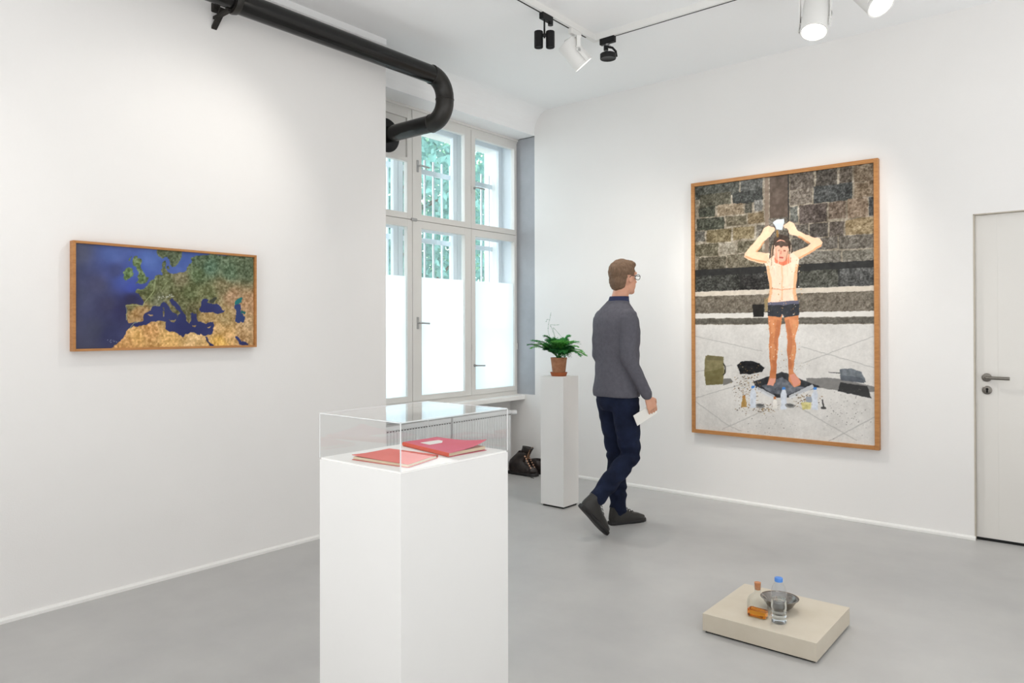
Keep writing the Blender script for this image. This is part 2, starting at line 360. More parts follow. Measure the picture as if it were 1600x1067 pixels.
def tree(x, y, hgt, rad, n, label, mi):
    t = thing('street_tree', (x, y, -0.6), label, 'tree', 'street trees outside the window')
    B().tube([(x, y, -0.62), (x+0.05, y, hgt*0.25), (x-0.05, y+0.08, hgt*0.55), (x, y, hgt*0.85)], [0.17, 0.14, 0.10, 0.04], 10).done('trunk', M_bark, t, smooth=True)
    for k in range(7):
        a = k*2.4; z0 = hgt*(0.25+0.08*k)
        e = Vector((x+rad*0.75*math.cos(a), y+rad*0.75*math.sin(a), z0+0.9))
        B().tube([(x, y, z0), (x+rad*0.35*math.cos(a), y+rad*0.35*math.sin(a), z0+0.35), e], [0.05, 0.035, 0.012], 7).done('branch', M_bark, t, smooth=True)
    P = []; F = []
    for i in range(n):
        while True:
            v = Vector((rng.uniform(-1, 1), rng.uniform(-1, 1), rng.uniform(-1, 1)))
            if v.length < 1: break
        c = Vector((x+v.x*rad, y+v.y*rad, hgt*0.52+v.z*hgt*0.5))
        if mnoise.noise(c*1.3) < -0.30: continue
        s_ = rng.uniform(0.055, 0.095); q = Quaternion((rng.gauss(0, 1), rng.gauss(0, 1), rng.gauss(0, 1), rng.gauss(0, 1))).normalized()
        base = len(P)
        for u_, v_ in ((-1, 0), (-0.2, 0.5), (1, 0), (-0.2, -0.5)): P.append(c + q @ Vector((u_*s_, v_*s_, 0)))
        F.append((base, base+1, base+2, base+3))
    me = bpy.data.meshes.new('foliage'); me.from_pydata(P, [], F)
    finish('foliage', me, LEAVES[mi], t, kind='stuff')
tree(-9.3, 8.3, 6.6, 1.95, 15000, 'leafy street tree seen through the middle window sashes', 0)
tree(-11.6, 12.0, 7.2, 2.2, 17000, 'lighter green street tree seen through the sashes beside the grey reveal', 1)
tree(-16.2, 11.3, 8.6, 2.5, 17000, 'taller darker street tree standing behind the other two street trees', 2)

# ------------------------------------------------------------------ stove pipe
XP, YP, ZLO, ZUP, RP = -3.775, 3.808, 2.895, 3.197, 0.064
sp = thing('stove_pipe', (XP, 2.9, ZUP), 'thick black stove pipe bending from the window board along the white wall', 'pipe')
RB = 0.135
def arc(c, a, b_, n=9): return [Vector(c) + RB*(math.cos(t)*Vector(a) + math.sin(t)*Vector(b_)) for t in [PI/2*i/n for i in range(n+1)]]
B().cyl((XW-0.03, YP, ZLO), (XP-RB, YP, ZLO), RP, seg=32).done('outlet_pipe', M_pipe, sp, smooth=True)
zmid = (ZLO+ZUP)/2
lo = arc((XP-RB, YP, ZLO+RB), (0, 0, -1), (1, 0, 0)); up = arc((XP, YP-RB, ZUP-RB), (0, 1, 0), (0, 0, 1))
B().tube(lo+[Vector((XP, YP, zmid))], RP+0.003, 32).done('lower_elbow', M_elbow, sp, smooth=True)
B().tube([Vector((XP, YP, zmid))]+up, RP+0.003, 32).done('upper_elbow', M_elbow, sp, smooth=True)
for p, a in (((XP-RB, YP, ZLO), (1, 0, 0)), ((XP, YP, zmid), (0, 0, 1)), ((XP, YP-RB, ZUP), (0, 1, 0))):
    B().lathe([(RP+0.001, -0.006), (RP+0.006, -0.003), (RP+0.006, 0.003), (RP+0.001, 0.006)], p, 32, axis=a).done('seam_ring', M_elbow, sp, smooth=True)
B().cyl((XP, 2.13, ZUP), (XP, YP-RB, ZUP), RP, seg=32).done('wall_run', M_pipe, sp, smooth=True)
B().lathe([(RP-0.012, -0.018), (RP+0.010, -0.018), (RP+0.012, 0.0), (RP+0.007, 0.02), (RP-0.002, 0.02)], (XP, 2.14, ZUP), 32, axis=(0, 1, 0)).done('collar', M_elbow, sp, smooth=True)
B().cyl((XP, -1.5, ZUP), (XP, 2.16, ZUP), RP-0.013, seg=32).done('inner_run', M_pipe, sp, smooth=True)
B().lathe([(RP-0.01, 0.0), (0.135, 0.0), (0.135, 0.004), (0.12, 0.010), (RP-0.01, 0.012)], (XW-0.018, YP, ZLO), 36, axis=(1, 0, 0)).done('wall_rosette', M_black, sp, smooth=True)
# iron bracket under the pipe
br = thing('pipe_bracket', (XL, 2.1, 3.1), 'rusty black iron bracket bolted to the wall under the stove pipe', 'bracket')
p_lo = on_x(334.5, 45, XL+0.002); p_up = on_x(349, 13, XL+0.08)
dirv = (p_up-p_lo).normalized(); side = Vector((0, 1, 0)); nrm = dirv.cross(side)
b = B(); b.prism([p_lo-side*0.016-nrm*0.005+Vector((-0.006, 0, 0)), p_lo+side*0.016-nrm*0.005+Vector((-0.006, 0, 0)), p_up+side*0.018-nrm*0.005, p_up-side*0.018-nrm*0.005], nrm*0.010); b.done('strut', M_iron, br)
c = on_x(335, 12, XL); c.x = XL
b = B().box(XL-0.005, XP-0.005, c.y-0.01, c.y+0.012, ZUP-RP-0.003, ZUP-RP+0.0135); b.done('arm', M_iron, br)
B().box(XL-0.005, XL+0.03, c.y-0.020, c.y+0.022, c.z-0.030, c.z+0.024, bev=0.006).done('wall_block', M_iron, br)
B().cyl((XL+0.02, c.y, c.z-0.004), (XL+0.042, c.y, c.z-0.004), 0.012, seg=6).done('bolt', M_iron, br)

# ------------------------------------------------------------------ lighting track and spotlights
TX, TY, TZ = -2.765, 4.275, 3.362
M_track = mat('track_white', (240, 239, 236), 0.5)
tr = thing('light_track', (TX, TY, ZC), 'white L-shaped ceiling light track with a dark slot', 'light track')
b = B(); b.box(TX-0.018, TX+0.018, -2.0, TY+0.018, TZ, ZC+0.002); b.box(TX+0.018, 2.2, TY-0.018, TY+0.018, TZ, ZC+0.002); b.done('rail', M_track, tr)
b = B(); b.box(TX-0.011, TX-0.002, -2.0, TY-0.10, TZ-0.0015, TZ+0.003); b.done('slot', M_dark, tr)
b = B(); b.box(TX+0.16, 2.2, TY+0.003, TY+0.011, TZ-0.0015, TZ+0.003); b.done('slot', M_dark, tr)
M_lens = mat('lit_lens', (255, 250, 240), 0.4, emit=(255, 246, 230), estr=9)
M_lensoff = mat('spot_lens', (150, 155, 160), 0.15, spec=0.8)
def lamp(name, loc, aim, energy, cone, blend, color, size=0.035):
    l = bpy.data.lights.new(name, 'SPOT'); l.energy = energy; l.spot_size = math.radians(cone); l.spot_blend = blend; l.color = color; l.shadow_soft_size = size
    o = bpy.data.objects.new(name, l); COL.objects.link(o); o.location = loc
    o.rotation_euler = (Vector(aim)-Vector(loc)).to_track_quat('-Z', 'Y').to_euler(); return o
WARM = (1.0, 0.95, 0.88)
def white_spot(pos, aim, label, lit, energy=70, cone=70, along='Y', group=None, drop=0.16, color=WARM, size=0.022, R=0.068, L=0.19):
    """white cylinder spotlight in a yoke under a track adaptor; pos is on the track underside"""
    pos = Vector(pos); t = thing('track_spotlight', pos, label, 'spotlight', group)
    ax = Vector((0, 1, 0)) if along == 'Y' else Vector((1, 0, 0)); cr = ax.cross(Vector((0, 0, 1)))
    def bx(b, c, la, lc, z0, z1): 
        c = Vector(c); e = ax*la+cr*lc
        b.box(c.x-abs(e.x), c.x+abs(e.x), c.y-abs(e.y), c.y+abs(e.y), z0, z1, bev=0.003)
    b = B(); bx(b, pos, 0.06, 0.015, pos.z-0.036, pos.z+0.0003); b.done('adaptor', M_track, t)
    piv = pos+Vector((0, 0, -drop)); dr = (Vector(aim)-piv).normalized()
    sd = dr.cross(Vector((0, 0, 1))).normalized(); upv = sd.cross(dr)
    B().cyl(pos+Vector((0, 0, -0.034)), pos+Vector((0, 0, -0.062)), 0.014, seg=14).done('swivel', M_track, t, smooth=True)
    # yoke: two flat arms either side of the body
    b = B(); yy = R+0.010
    top = pos+Vector((0, 0, -0.064))
    for sg in (-1, 1):
        a0 = top+sd*sg*yy; a1 = piv+sd*sg*yy; fwd = Vector((dr.x, dr.y, 0)).normalized()*0.013
        b.prism([a0-fwd, a0+fwd, a1+fwd-Vector((0, 0, 0.012)), a1-fwd-Vector((0, 0, 0.012))], sd*sg*0.004)
        e1 = piv+dr*0.09+sd*sg*yy
        b.prism([a1-upv*0.012-dr*0.012, a1+upv*0.012-dr*0.012, e1+upv*0.012, e1-upv*0.012], sd*sg*0.004)
    b.prism([top-sd*yy-Vector((dr.x, dr.y, 0)).normalized()*0.013, top+sd*yy-Vector((dr.x, dr.y, 0)).normalized()*0.013, top+sd*yy+Vector((dr.x, dr.y, 0)).normalized()*0.013, top-sd*yy+Vector((dr.x, dr.y, 0)).normalized()*0.013], (0, 0, 0.004))
    b.done('yoke', M_track, t)
    for sg in (-1, 1):
        for q in (-0.02, 0.03, 0.075):
            B().cyl(piv+dr*q+sd*sg*(R-0.004), piv+dr*q+sd*sg*(R+0.017), 0.0055, seg=8).done('screw', M_track, t, smooth=True)
    c0 = piv-dr*L*0.5
    h = B().lathe([(0, 0), (R*0.92, 0), (R, 0.012), (R, L-0.02), (R+0.002, L-0.018), (R+0.002, L), (R-0.006, L), (R-0.007, L-0.014), (0.0, L-0.016)], c0, 40, axis=dr).done('housing', M_track, t, smooth=True)
    B().lathe([(0, L-0.012), (R-0.012, L-0.012), (R-0.010, L-0.0135), (0, L-0.0145)], c0, 32, axis=dr).done('lens', M_lens if lit else M_lensoff, h, smooth=True)
    p1 = pos+Vector((0, 0, -0.05)); p2 = c0+dr*0.01
    mid = (p1+p2)/2-Vector((dr.x, dr.y, 0)).normalized()*0.075
    pts = [p1*(1-u)**2+mid*2*u*(1-u)+p2*u*u for u in [i/10 for i in range(11)]]
    B().tube(pts, 0.0025, 6).done('cable', M_track, t, smooth=True)
    if lit: lamp('spot_beam', piv+dr*(L*0.5+0.004), aim, energy, cone, 0.9, color, size)
    return t
# on the leg parallel to the left wall
white_spot((TX, 4.03, TZ), (-1.75, 5.40, 1.35), 'white cylinder spotlight near the corner of the track, lens towards the large picture', True, 66, 62, 'Y', drop=0.155)
white_spot((TX, 2.62, TZ), (-3.95, 1.80, 1.80), 'white cylinder spotlight on the track above the framed map', True, 21, 80, 'Y')
white_spot((TX, 1.75, TZ), (-1.6, 1.45, 1.0), 'white cylinder spotlight on the track above the vitrine', True, 16, 50, 'Y')
white_spot((TX, 0.75, TZ), (-3.95, 0.2, 1.3), 'white cylinder spotlight on the track beside the bare stretch of left wall', True, 9, 90, 'Y')
# on the leg parallel to the right wall
white_spot((-1.275, TY, TZ), (-1.22, 3.05, 0.0), 'white cylinder spotlight with glowing lens tilted towards the low plinth', True, 40, 55, 'X', drop=0.235, R=0.072, L=0.22)
white_spot((-0.985, TY, TZ), (0.9, 3.3, 0.6), 'white cylinder spotlight with glowing lens turned towards the door side', True, 22, 80, 'X', drop=0.20, R=0.072, L=0.2)
white_spot((-0.55, TY, TZ), (-2.1, 5.40, 1.5), 'white cylinder spotlight on the track opposite the door, aimed at the large picture', True, 42, 62, 'X')
# twin black spot
pos = Vector((TX, 3.70, TZ)); t = thing('twin_spotlight', pos, 'small black twin cylinder spotlight hanging on a thin stem', 'spotlight')
B().box(TX-0.016, TX+0.016, 3.655, 3.765, TZ-0.04, TZ+0.001, bev=0.003).done('adaptor', M_black, t)
B().cyl((TX+0.004, 3.75, TZ-0.036), (TX+0.004, 3.75, TZ-0.056), 0.017, seg=18).done('knob', M_black, t, smooth=True)
B().tube([(TX, 3.69, TZ-0.035), (TX, 3.69, TZ-0.155)], 0.006, 10).done('stem', M_black, t, smooth=True)
rv = Vector((CR.x, CR.y, 0)).normalized(); cz = 3.197
B().cyl(Vector((TX, 3.69, cz+0.028))-rv*0.02, Vector((TX, 3.69, cz+0.028))+rv*0.02, 0.011, seg=12).done('yoke', M_black, t, smooth=True)
for sg in (-1, 1):
    c = Vector((TX, 3.69, cz))+rv*sg*0.037
    B().lathe([(0, 0.052), (0.026, 0.052), (0.028, 0.05), (0.028, -0.05), (0.026, -0.052), (0.022, -0.045), (0, -0.045)], c, 28).done('lamp_head', M_black, t, smooth=True)
lamp('spot_beam', (TX, 3.69, cz-0.06), (-3.9, 4.9, 1.2), 18, 120, 1.0, WARM, .03)
# flat black disc spot
pos = Vector((-2.665, TY, TZ)); t = thing('disc_spotlight', pos, 'small black disc spotlight on a curved arm under the track', 'spotlight')
B().box(-2.715, -2.60, TY-0.016, TY+0.016, TZ-0.042, TZ+0.001, bev=0.003).done('adaptor', M_black, t)
c = Vector((-2.655, TY, 3.232))
B().cyl((-2.66, TY, TZ-0.04), (-2.66, TY, TZ-0.055), 0.012, seg=14).done('swivel', M_chrome, t, smooth=True)
B().cyl((-2.672, TY, TZ-0.055), (-2.672, TY, TZ-0.085), 0.016, seg=16).done('joint', M_black, t, smooth=True)
B().tube([(-2.66, TY, TZ-0.062), c+rv*0.03+Vector((0, 0, 0.06)), c+rv*0.053+Vector((0, 0, 0.035)), c+rv*0.058+Vector((0, 0, -0.002))], 0.008, 10).done('arm', M_black, t, smooth=True)
B().tube([Vector((-2.655, TY, TZ-0.04)), Vector((-2.655, TY, TZ-0.06))+rv*0.02, Vector((-2.665, TY, TZ-0.078))-rv*0.006], 0.003, 8).done('loop', M_chrome, t, smooth=True)
B().lathe([(0, 0.018), (0.052, 0.018), (0.055, 0.015), (0.055, -0.015), (0.053, -0.018), (0.046, -0.014), (0, -0.012)], c, 36).done('lamp_head', M_black, t, smooth=True)

lamp('spot_beam', c-Vector((0, 0, .02)), (-2.9, 4.6, 0.0), 36, 130, 1.0, WARM, .04)

# ------------------------------------------------------------------ framed works
class Canvas:
    """small painter for flat prints: works on a grid in picture coordinates (0..1 right, 0..1 down)"""
    def __init__(s, w, h, base, ss=2, seed=1):
        s.w, s.h, s.ss = w, h, ss; s.W, s.H = w*ss, h*ss; s.im = np.empty((s.H, s.W, 3)); s.im[:] = base; s.r = np.random.default_rng(seed)
        s.U, s.V = np.meshgrid((np.arange(s.W)+.5)/s.W, (np.arange(s.H)+.5)/s.H)
    wu = wv = None
    def warp(s, amp, cells): a = s.noise(cells, 3); b_ = s.noise(cells, 3); s.wu, s.wv = s.U+a*amp, s.V+b_*amp*s.W/s.H
    def win(s, poly):
        us = [p[0] for p in poly]; vsx = [p[1] for p in poly]
        i0 = max(0, int(min(us)*s.W)-9); i1 = min(s.W, int(max(us)*s.W)+10); j0 = max(0, int(min(vsx)*s.H)-9); j1 = min(s.H, int(max(vsx)*s.H)+10)
        if i0 >= i1 or j0 >= j1: return None
        sl = (slice(j0, j1), slice(i0, i1)); U = (s.U if s.wu is None else s.wu)[sl]; V = (s.V if s.wv is None else s.wv)[sl]; q = np.zeros(U.shape, bool); n = len(poly)
        for k in range(n):
            x1, y1 = poly[k]; x2, y2 = poly[(k+1) % n]
            if y1 == y2: continue
            q ^= ((y1 > V) != (y2 > V)) & (U < (x2-x1)*(V-y1)/(y2-y1)+x1)
        return sl, q
    def inside(s, poly):
        ins = np.zeros((s.H, s.W), bool); r = s.win(poly)
        if r: ins[r[0]] = r[1]
        return ins
    def noise(s, cells, octv=4):
        out = np.zeros((s.H, s.W)); a = 1; tot = 0
        for o in range(octv):
            cx = max(2, int(cells*2**o)); cy = max(2, int(cx*s.H/s.W))
            g = s.r.random((cy+2, cx+2)); x = s.U*cx; y = s.V*cy; i = x.astype(int); j = y.astype(int); fx = x-i; fy = y-j
            fx = fx*fx*(3-2*fx); fy = fy*fy*(3-2*fy)
            out += a*((g[j, i]*(1-fx)+g[j, i+1]*fx)*(1-fy)+(g[j+1, i]*(1-fx)+g[j+1, i+1]*fx)*fy); tot += a; a *= 0.55
        return out/tot-0.5
    def fill(s, poly, col, amp=0, nz=None, alpha=1.0):
        r = s.win(poly)
        if not r: return
        sl, m = r; im = s.im[sl]; v = np.array(col, float)[None, :]+(amp*nz[sl][m][:, None] if nz is not None else 0)
        im[m] = im[m]*(1-alpha)+v*alpha
    def rect(s, a, b, col, amp=0, nz=None, alpha=1.0): return s.fill([(a[0], a[1]), (b[0], a[1]), (b[0], b[1]), (a[0], b[1])], col, amp, nz, alpha)
    def line(s, pts, wd, col, alpha=1.0):
        asp = s.H/s.W
        for (x1, y1), (x2, y2) in zip(pts[:-1], pts[1:]):
            dx, dy = x2-x1, (y2-y1)*asp; L = math.hypot(dx, dy) or 1e-6; nx, ny = -dy/L*wd/2, dx/L*wd/2/asp
            s.fill([(x1+nx, y1+ny), (x2+nx, y2+ny), (x2-nx, y2-ny), (x1-nx, y1-ny)], col, alpha=alpha)
    def dot(s, p, r, col, sq=1.0, alpha=1.0):
        asp = s.W/s.H; s.fill([(p[0]+r*math.cos(t), p[1]+r*sq*asp*math.sin(t)) for t in [2*PI*k/8 for k in range(8)]], col, alpha=alpha)
    def result(s):
        im = np.clip(s.im, 0, 255).reshape(s.h, s.ss, s.w, s.ss, 3).mean(axis=(1, 3))/255
        return np.where(im <= 0.04045, im/12.92, ((im+0.055)/1.055)**2.4)
def print_sheet(name, cv, origin, du, dv, parent, m):
    """flat grid carrying the printed colours; origin = upper left corner, du right, dv down"""
    im = cv.result(); h, w_ = im.shape[:2]; o = np.array(origin); du = np.array(du); dv = np.array(dv)
    uu, vv = np.meshgrid(np.linspace(0, 1, w_), np.linspace(0, 1, h))
    P = o+uu[..., None]*du+vv[..., None]*dv
    idx = np.arange(w_*h).reshape(h, w_); F = np.stack([idx[1:, :-1], idx[1:, 1:], idx[:-1, 1:], idx[:-1, :-1]], -1).reshape(-1, 4)
    me = bpy.data.meshes.new(name); me.vertices.add(w_*h); me.vertices.foreach_set('co', P.reshape(-1).astype(np.float32))
    me.loops.add(F.size); me.loops.foreach_set('vertex_index', F.reshape(-1)); me.polygons.add(len(F)); me.polygons.foreach_set('loop_start', np.arange(0, F.size, 4)); me.update(calc_edges=True)
    at = me.color_attributes.new('print', 'FLOAT_COLOR', 'POINT'); at.data.foreach_set('color', np.concatenate([im, np.ones((h, w_, 1))], -1).reshape(-1).astype(np.float32))
    return finish(name, me, m, parent)

# --- map of Europe on the left wall
DEP = 0.045
MY0, MY1, MZ0, MZ1 = 1.366, 2.354, 1.248, 1.793
fw_ = 0.0125
fm = thing('framed_map', (XL, (MY0+MY1)/2, MZ0), 'oak framed satellite map of Europe on the left wall', 'picture')
def frame_bars(parent, axis, a0, a1, z0, z1, wall, front, fw_, m_v, m_h):
    for (p0, p1, q0, q1, m) in ((a0, a0+fw_, z0, z1, m_v), (a1-fw_, a1, z0, z1, m_v), (a0+fw_, a1-fw_, z0, z0+fw_, m_h), (a0+fw_, a1-fw_, z1-fw_, z1, m_h)):
        b = B()
        if axis == 'Y': b.box(wall, front, p0, p1, q0, q1, bev=0.0012)
        else: b.box(p0, p1, wall, front, q0, q1, bev=0.0012)
        b.done('frame_bar', m, parent)
frame_bars(fm, 'Y', MY0, MY1, MZ0, MZ1, XL-0.001, XL+DEP, fw_, M_wood, M_woodh)
pm_x = XL+DEP-0.014
u0, u1, v0, v1 = MY0+fw_-0.001, MY1-fw_+0.001, MZ1-fw_+0.001, MZ0+fw_-0.001
def mp(x, y):                                 # traced point (in 4.848x enlarged photograph pixels) to picture coordinates
    p = on_x(90+x/4.848, 360+y/4.848, pm_x); return ((p.y-u0)/(u1-u0), (p.z-v0)/(v1-v0))
def mpl(l): return [mp(*q) for q in l]
cv = Canvas(400, 214, (58, 62, 108), 2, 3)
n1 = cv.noise(7, 5); n2 = cv.noise(30, 4); n3 = cv.noise(95, 3)
sea_pts = [((150, 160), (78, 82, 108)), ((420, 190), (76, 96, 160)), ((300, 420), (68, 70, 104)), ((260, 750), (60, 63, 92)), ((180, 500), (64, 68, 100)), ((380, 560), (56, 56, 92)), ((200, 850), (58, 60, 88)), ((480, 600), (44, 44, 92)), ((560, 520), (40, 38, 80)), ((500, 380), (66, 84, 160)), ((560, 430), (60, 78, 165)), ((700, 230), (78, 104, 172)), ((960, 270), (72, 96, 165)), ((600, 310), (66, 90, 170)), ((440, 310), (58, 66, 116)), ((400, 800), (44, 48, 92))]
def idw(pts, pw=3.0):
    num = np.zeros((cv.H, cv.W, 3)); den = np.zeros((cv.H, cv.W))
    for p, c in pts:
        u_, v_ = mp(*p); d2 = ((cv.U-u_)*1.85)**2+(cv.V-v_)**2+1e-4; w_ = d2**(-pw/2); num += w_[..., None]*np.array(c, float); den += w_
    return num/den[..., None]
cv.im = idw(sea_pts)+(n1*34+n2*10)[..., None]*np.array([1, 1, 1.2])
land = idw([((600, 800), (236, 186, 112)), ((700, 760), (214, 160, 96)), ((850, 830), (238, 190, 116)), ((1030, 820), (240, 200, 140)), ((520, 840), (218, 165, 100)), ((1210, 740), (214, 172, 112)), ((1230, 850), (240, 190, 96)), ((1300, 800), (222, 176, 112)), ((1400, 780), (196, 158, 110)), ((1130, 655), (190, 158, 104)), ((1260, 660), (176, 150, 100)), ((1440, 700), (205, 172, 128)), ((1450, 560), (190, 150, 110)), ((1320, 500), (176, 140, 104)), ((1250, 430), (130, 120, 84)), ((1150, 480), (112, 116, 74)), ((1300, 320), (86, 108, 80)), ((1150, 280), (82, 110, 86)), ((1420, 300), (92, 106, 78)), ((1060, 330), (98, 116, 78)), ((930, 360), (128, 120, 88)), ((820, 400), (104, 110, 70)), ((700, 480), (100, 106, 62)), ((760, 520), (116, 118, 88)), ((1000, 480), (96, 104, 62)), ((950, 560), (98, 100, 60)), ((870, 580), (112, 106, 66)), ((1010, 600), (100, 96, 60)), ((590, 620), (186, 146, 92)), ((560, 580), (120, 110, 66)), ((640, 640), (176, 138, 90)), ((640, 380), (98, 120, 76)), ((540, 330), (96, 122, 74)), ((880, 220), (88, 100, 72)), ((1080, 230), (86, 104, 76))], 3.4)
land = land*0.96+(n2*44+n3*120+n1*20)[..., None]
LAND = [[(400, 900), (430, 886), (470, 850), (500, 800), (515, 772), (555, 738), (572, 718), (600, 716), (640, 705), (690, 690), (640, 684), (575, 694), (560, 700), (532, 688), (522, 655), (516, 640), (528, 600), (524, 580), (516, 566), (540, 556), (600, 560), (645, 566), (652, 545), (640, 510), (625, 482), (595, 462), (605, 446), (640, 446), (665, 425), (700, 402), (735, 370), (745, 345), (790, 335), (797, 315), (787, 270), (798, 242), (822, 232), (828, 262), (815, 290), (832, 318), (870, 332), (920, 320), (968, 312), (985, 278), (1018, 240), (1005, 205), (1050, 185), (1520, 190), (1520, 900)],
        [(750, 130), (940, 150), (940, 205), (915, 235), (908, 275), (880, 288), (855, 255), (845, 215), (828, 190), (800, 218), (768, 205), (752, 175)],
        [(575, 200), (605, 195), (600, 215), (630, 220), (632, 245), (622, 262), (640, 290), (655, 320), (665, 345), (685, 355), (682, 385), (640, 400), (605, 402), (582, 412), (600, 385), (612, 372), (595, 360), (610, 335), (612, 315), (600, 300), (605, 280), (585, 270), (578, 240)],
        [(520, 290), (545, 282), (570, 300), (572, 330), (558, 360), (520, 377), (500, 365), (508, 335), (502, 310)], [(552, 205), (566, 195), (560, 225), (550, 222)], [(832, 285), (855, 280), (850, 305), (835, 305)]]
SEA = [[(575, 703), (612, 693), (645, 682), (656, 650), (680, 625), (705, 605), (712, 578), (740, 565), (775, 570), (800, 545), (818, 552), (838, 588), (868, 618), (900, 640), (912, 655), (903, 672), (925, 645), (936, 630), (918, 612), (893, 592), (868, 568), (848, 540), (862, 520), (882, 540), (912, 567), (942, 592), (957, 622), (966, 652), (984, 680), (1000, 697), (1010, 660), (1000, 635), (1020, 622), (1048, 632), (1055, 668), (1076, 692), (1120, 707), (1150, 690), (1188, 688), (1180, 740), (1165, 790), (1120, 795), (1060, 780), (1000, 767), (962, 785), (948, 803), (915, 790), (875, 770), (822, 742), (828, 690), (800, 686), (730, 692), (690, 703), (640, 719), (600, 728), (580, 724)],
       [(1068, 600), (1080, 565), (1095, 535), (1118, 512), (1137, 522), (1130, 540), (1165, 547), (1200, 558), (1240, 578), (1268, 605), (1230, 628), (1170, 615), (1110, 623), (1075, 613)],
       [(1348, 812), (1365, 810), (1388, 842), (1446, 853), (1446, 868), (1385, 866), (1352, 836)], [(1112, 800), (1124, 805), (1150, 840), (1182, 866), (1184, 900), (1160, 900), (1150, 870), (1128, 832)]]
cv.warp(.026, 34)
for p in LAND:
    m = cv.inside(mpl(p)); cv.im[m] = land[m]
for p in SEA: cv.fill(mpl(p), (36, 44, 100), 34, n1)
cv.fill(mpl([(650, 700), (700, 640), (790, 600), (850, 650), (850, 740), (700, 690)]), (30, 40, 104), 20, n1, 0.0)
for p, c in (([(1147, 525), (1205, 507), (1212, 524), (1182, 543), (1150, 538)], (52, 56, 44)), ([(1340, 548), (1370, 520), (1399, 514), (1396, 542), (1368, 556), (1340, 575)], (22, 112, 112)), ([(1336, 565), (1372, 556), (1382, 582), (1396, 612), (1410, 650), (1406, 694), (1370, 702), (1347, 682), (1358, 640), (1348, 600)], (40, 58, 112)), ([(1398, 605), (1415, 615), (1410, 630), (1398, 625)], (20, 96, 96))):
    cv.fill(mpl(p), c, 16, n1)
for p in ([(848, 668), (890, 674), (886, 694), (860, 686)], [(794, 606), (809, 612), (805, 652), (791, 646)], [(797, 578), (806, 582), (803, 602), (795, 598)], [(1008, 713), (1046, 719), (1040, 728), (1012, 723)], [(1128, 729), (1156, 714), (1151, 731), (1136, 738)], [(690, 640), (714, 631), (720, 640), (702, 648)]):
    m = cv.inside(mpl(p)); cv.im[m] = land[m]
cv.warp(.008, 30)
for l, wd in (([(545, 745), (580, 700), (620, 690)], .004), ([(520, 568), (600, 565), (650, 570), (660, 545), (700, 500), (730, 460), (738, 400), (742, 365)], .0045), ([(520, 570), (527, 610), (520, 680)], .003), ([(780, 470), (800, 430), (830, 390)], .003)):
    cv.line(mpl(l), wd, (168, 178, 130), 0.75)
cv.line(mpl([(1125, 820), (1160, 880)]), .004, (70, 60, 60), .8)
for k in range(26):                          # alpine snow
    a = rng.random(); cv.dot(mp(760+a*115+rng.uniform(-6, 6), 515-a*25+rng.uniform(-10, 12)), rng.uniform(.0018, .004), (196, 198, 184), alpha=.8)
for k in range(12): cv.dot(mp(380+rng.uniform(0, 70), 850-rng.uniform(0, 24)), rng.uniform(.0012, .0025), (170, 180, 205), alpha=.8)
M_print = print_mat('satellite_map_print', 0.32)
print_sheet('map_print', cv, (pm_x, u0, v0), (0, u1-u0, 0), (0, 0, v1-v0), fm, M_print)
B().box(XL-0.001, pm_x-0.002, MY0+fw_-0.002, MY1-fw_+0.002, MZ0+fw_-0.002, MZ1-fw_+0.002).done('backing_board', M_dark, fm)

# --- large photograph on the right wall
PX0, PX1, PZ0, PZ1 = -2.577, -1.204, 0.518, 2.513
PF = 0.030
fp = thing('framed_photograph', ((PX0+PX1)/2, YR, PZ0), 'tall oak framed photograph of a man pouring water over his head', 'picture')
frame_bars(fp, 'X', PX0, PX1, PZ0, PZ1, YR+0.001, YR-DEP, 0.0285, M_wood, M_woodh)
pp_y = YR-DEP+0.012
pu0, pu1, pv0, pv1 = PX0+0.0275, PX1-0.0275, PZ1-0.0275, PZ0+0.0275
def pq(x, y):                                 # traced point (4.268x enlarged pixels, origin 1060,230)
    p = on_y(1060+x/4.268, 230+y/4.268, pp_y); return ((p.x-pu0)/(pu1-pu0), (p.z-pv0)/(pv1-pv0))
def pql(l): return [pq(*q) for q in l]
cv = Canvas(380, 560, (142, 132, 115), 2, 8)
n1 = cv.noise(10, 5); n2 = cv.noise(60, 3); n3 = cv.noise(150, 2)
cv.im += (n1*70+n2*110+n3*60)[..., None]
cv.warp(.007, 60)
def stone(x0, y0, x1, y1, c):
    a = pq(x0, y0); b_ = pq(x1, y1); a = (a[0]+.0022, a[1]+.0014); b_ = (b_[0]-.0022, b_[1]-.0014); j = lambda: rng.uniform(-.0025, .0025); c = [0.8*q+0.2*sum(c)/3 for q in c]
    cv.fill([(a[0]+j(), a[1]+j()), ((a[0]+b_[0])/2, a[1]+j()*.6), (b_[0]+j(), a[1]+j()), (b_[0]+j(), (a[1]+b_[1])/2), (b_[0]+j(), b_[1]+j()), ((a[0]+b_[0])/2, b_[1]+j()*.6), (a[0]+j(), b_[1]+j()), (a[0]+j(), (a[1]+b_[1])/2)], c, 1.0, n1*50+n2*72+n3*90)
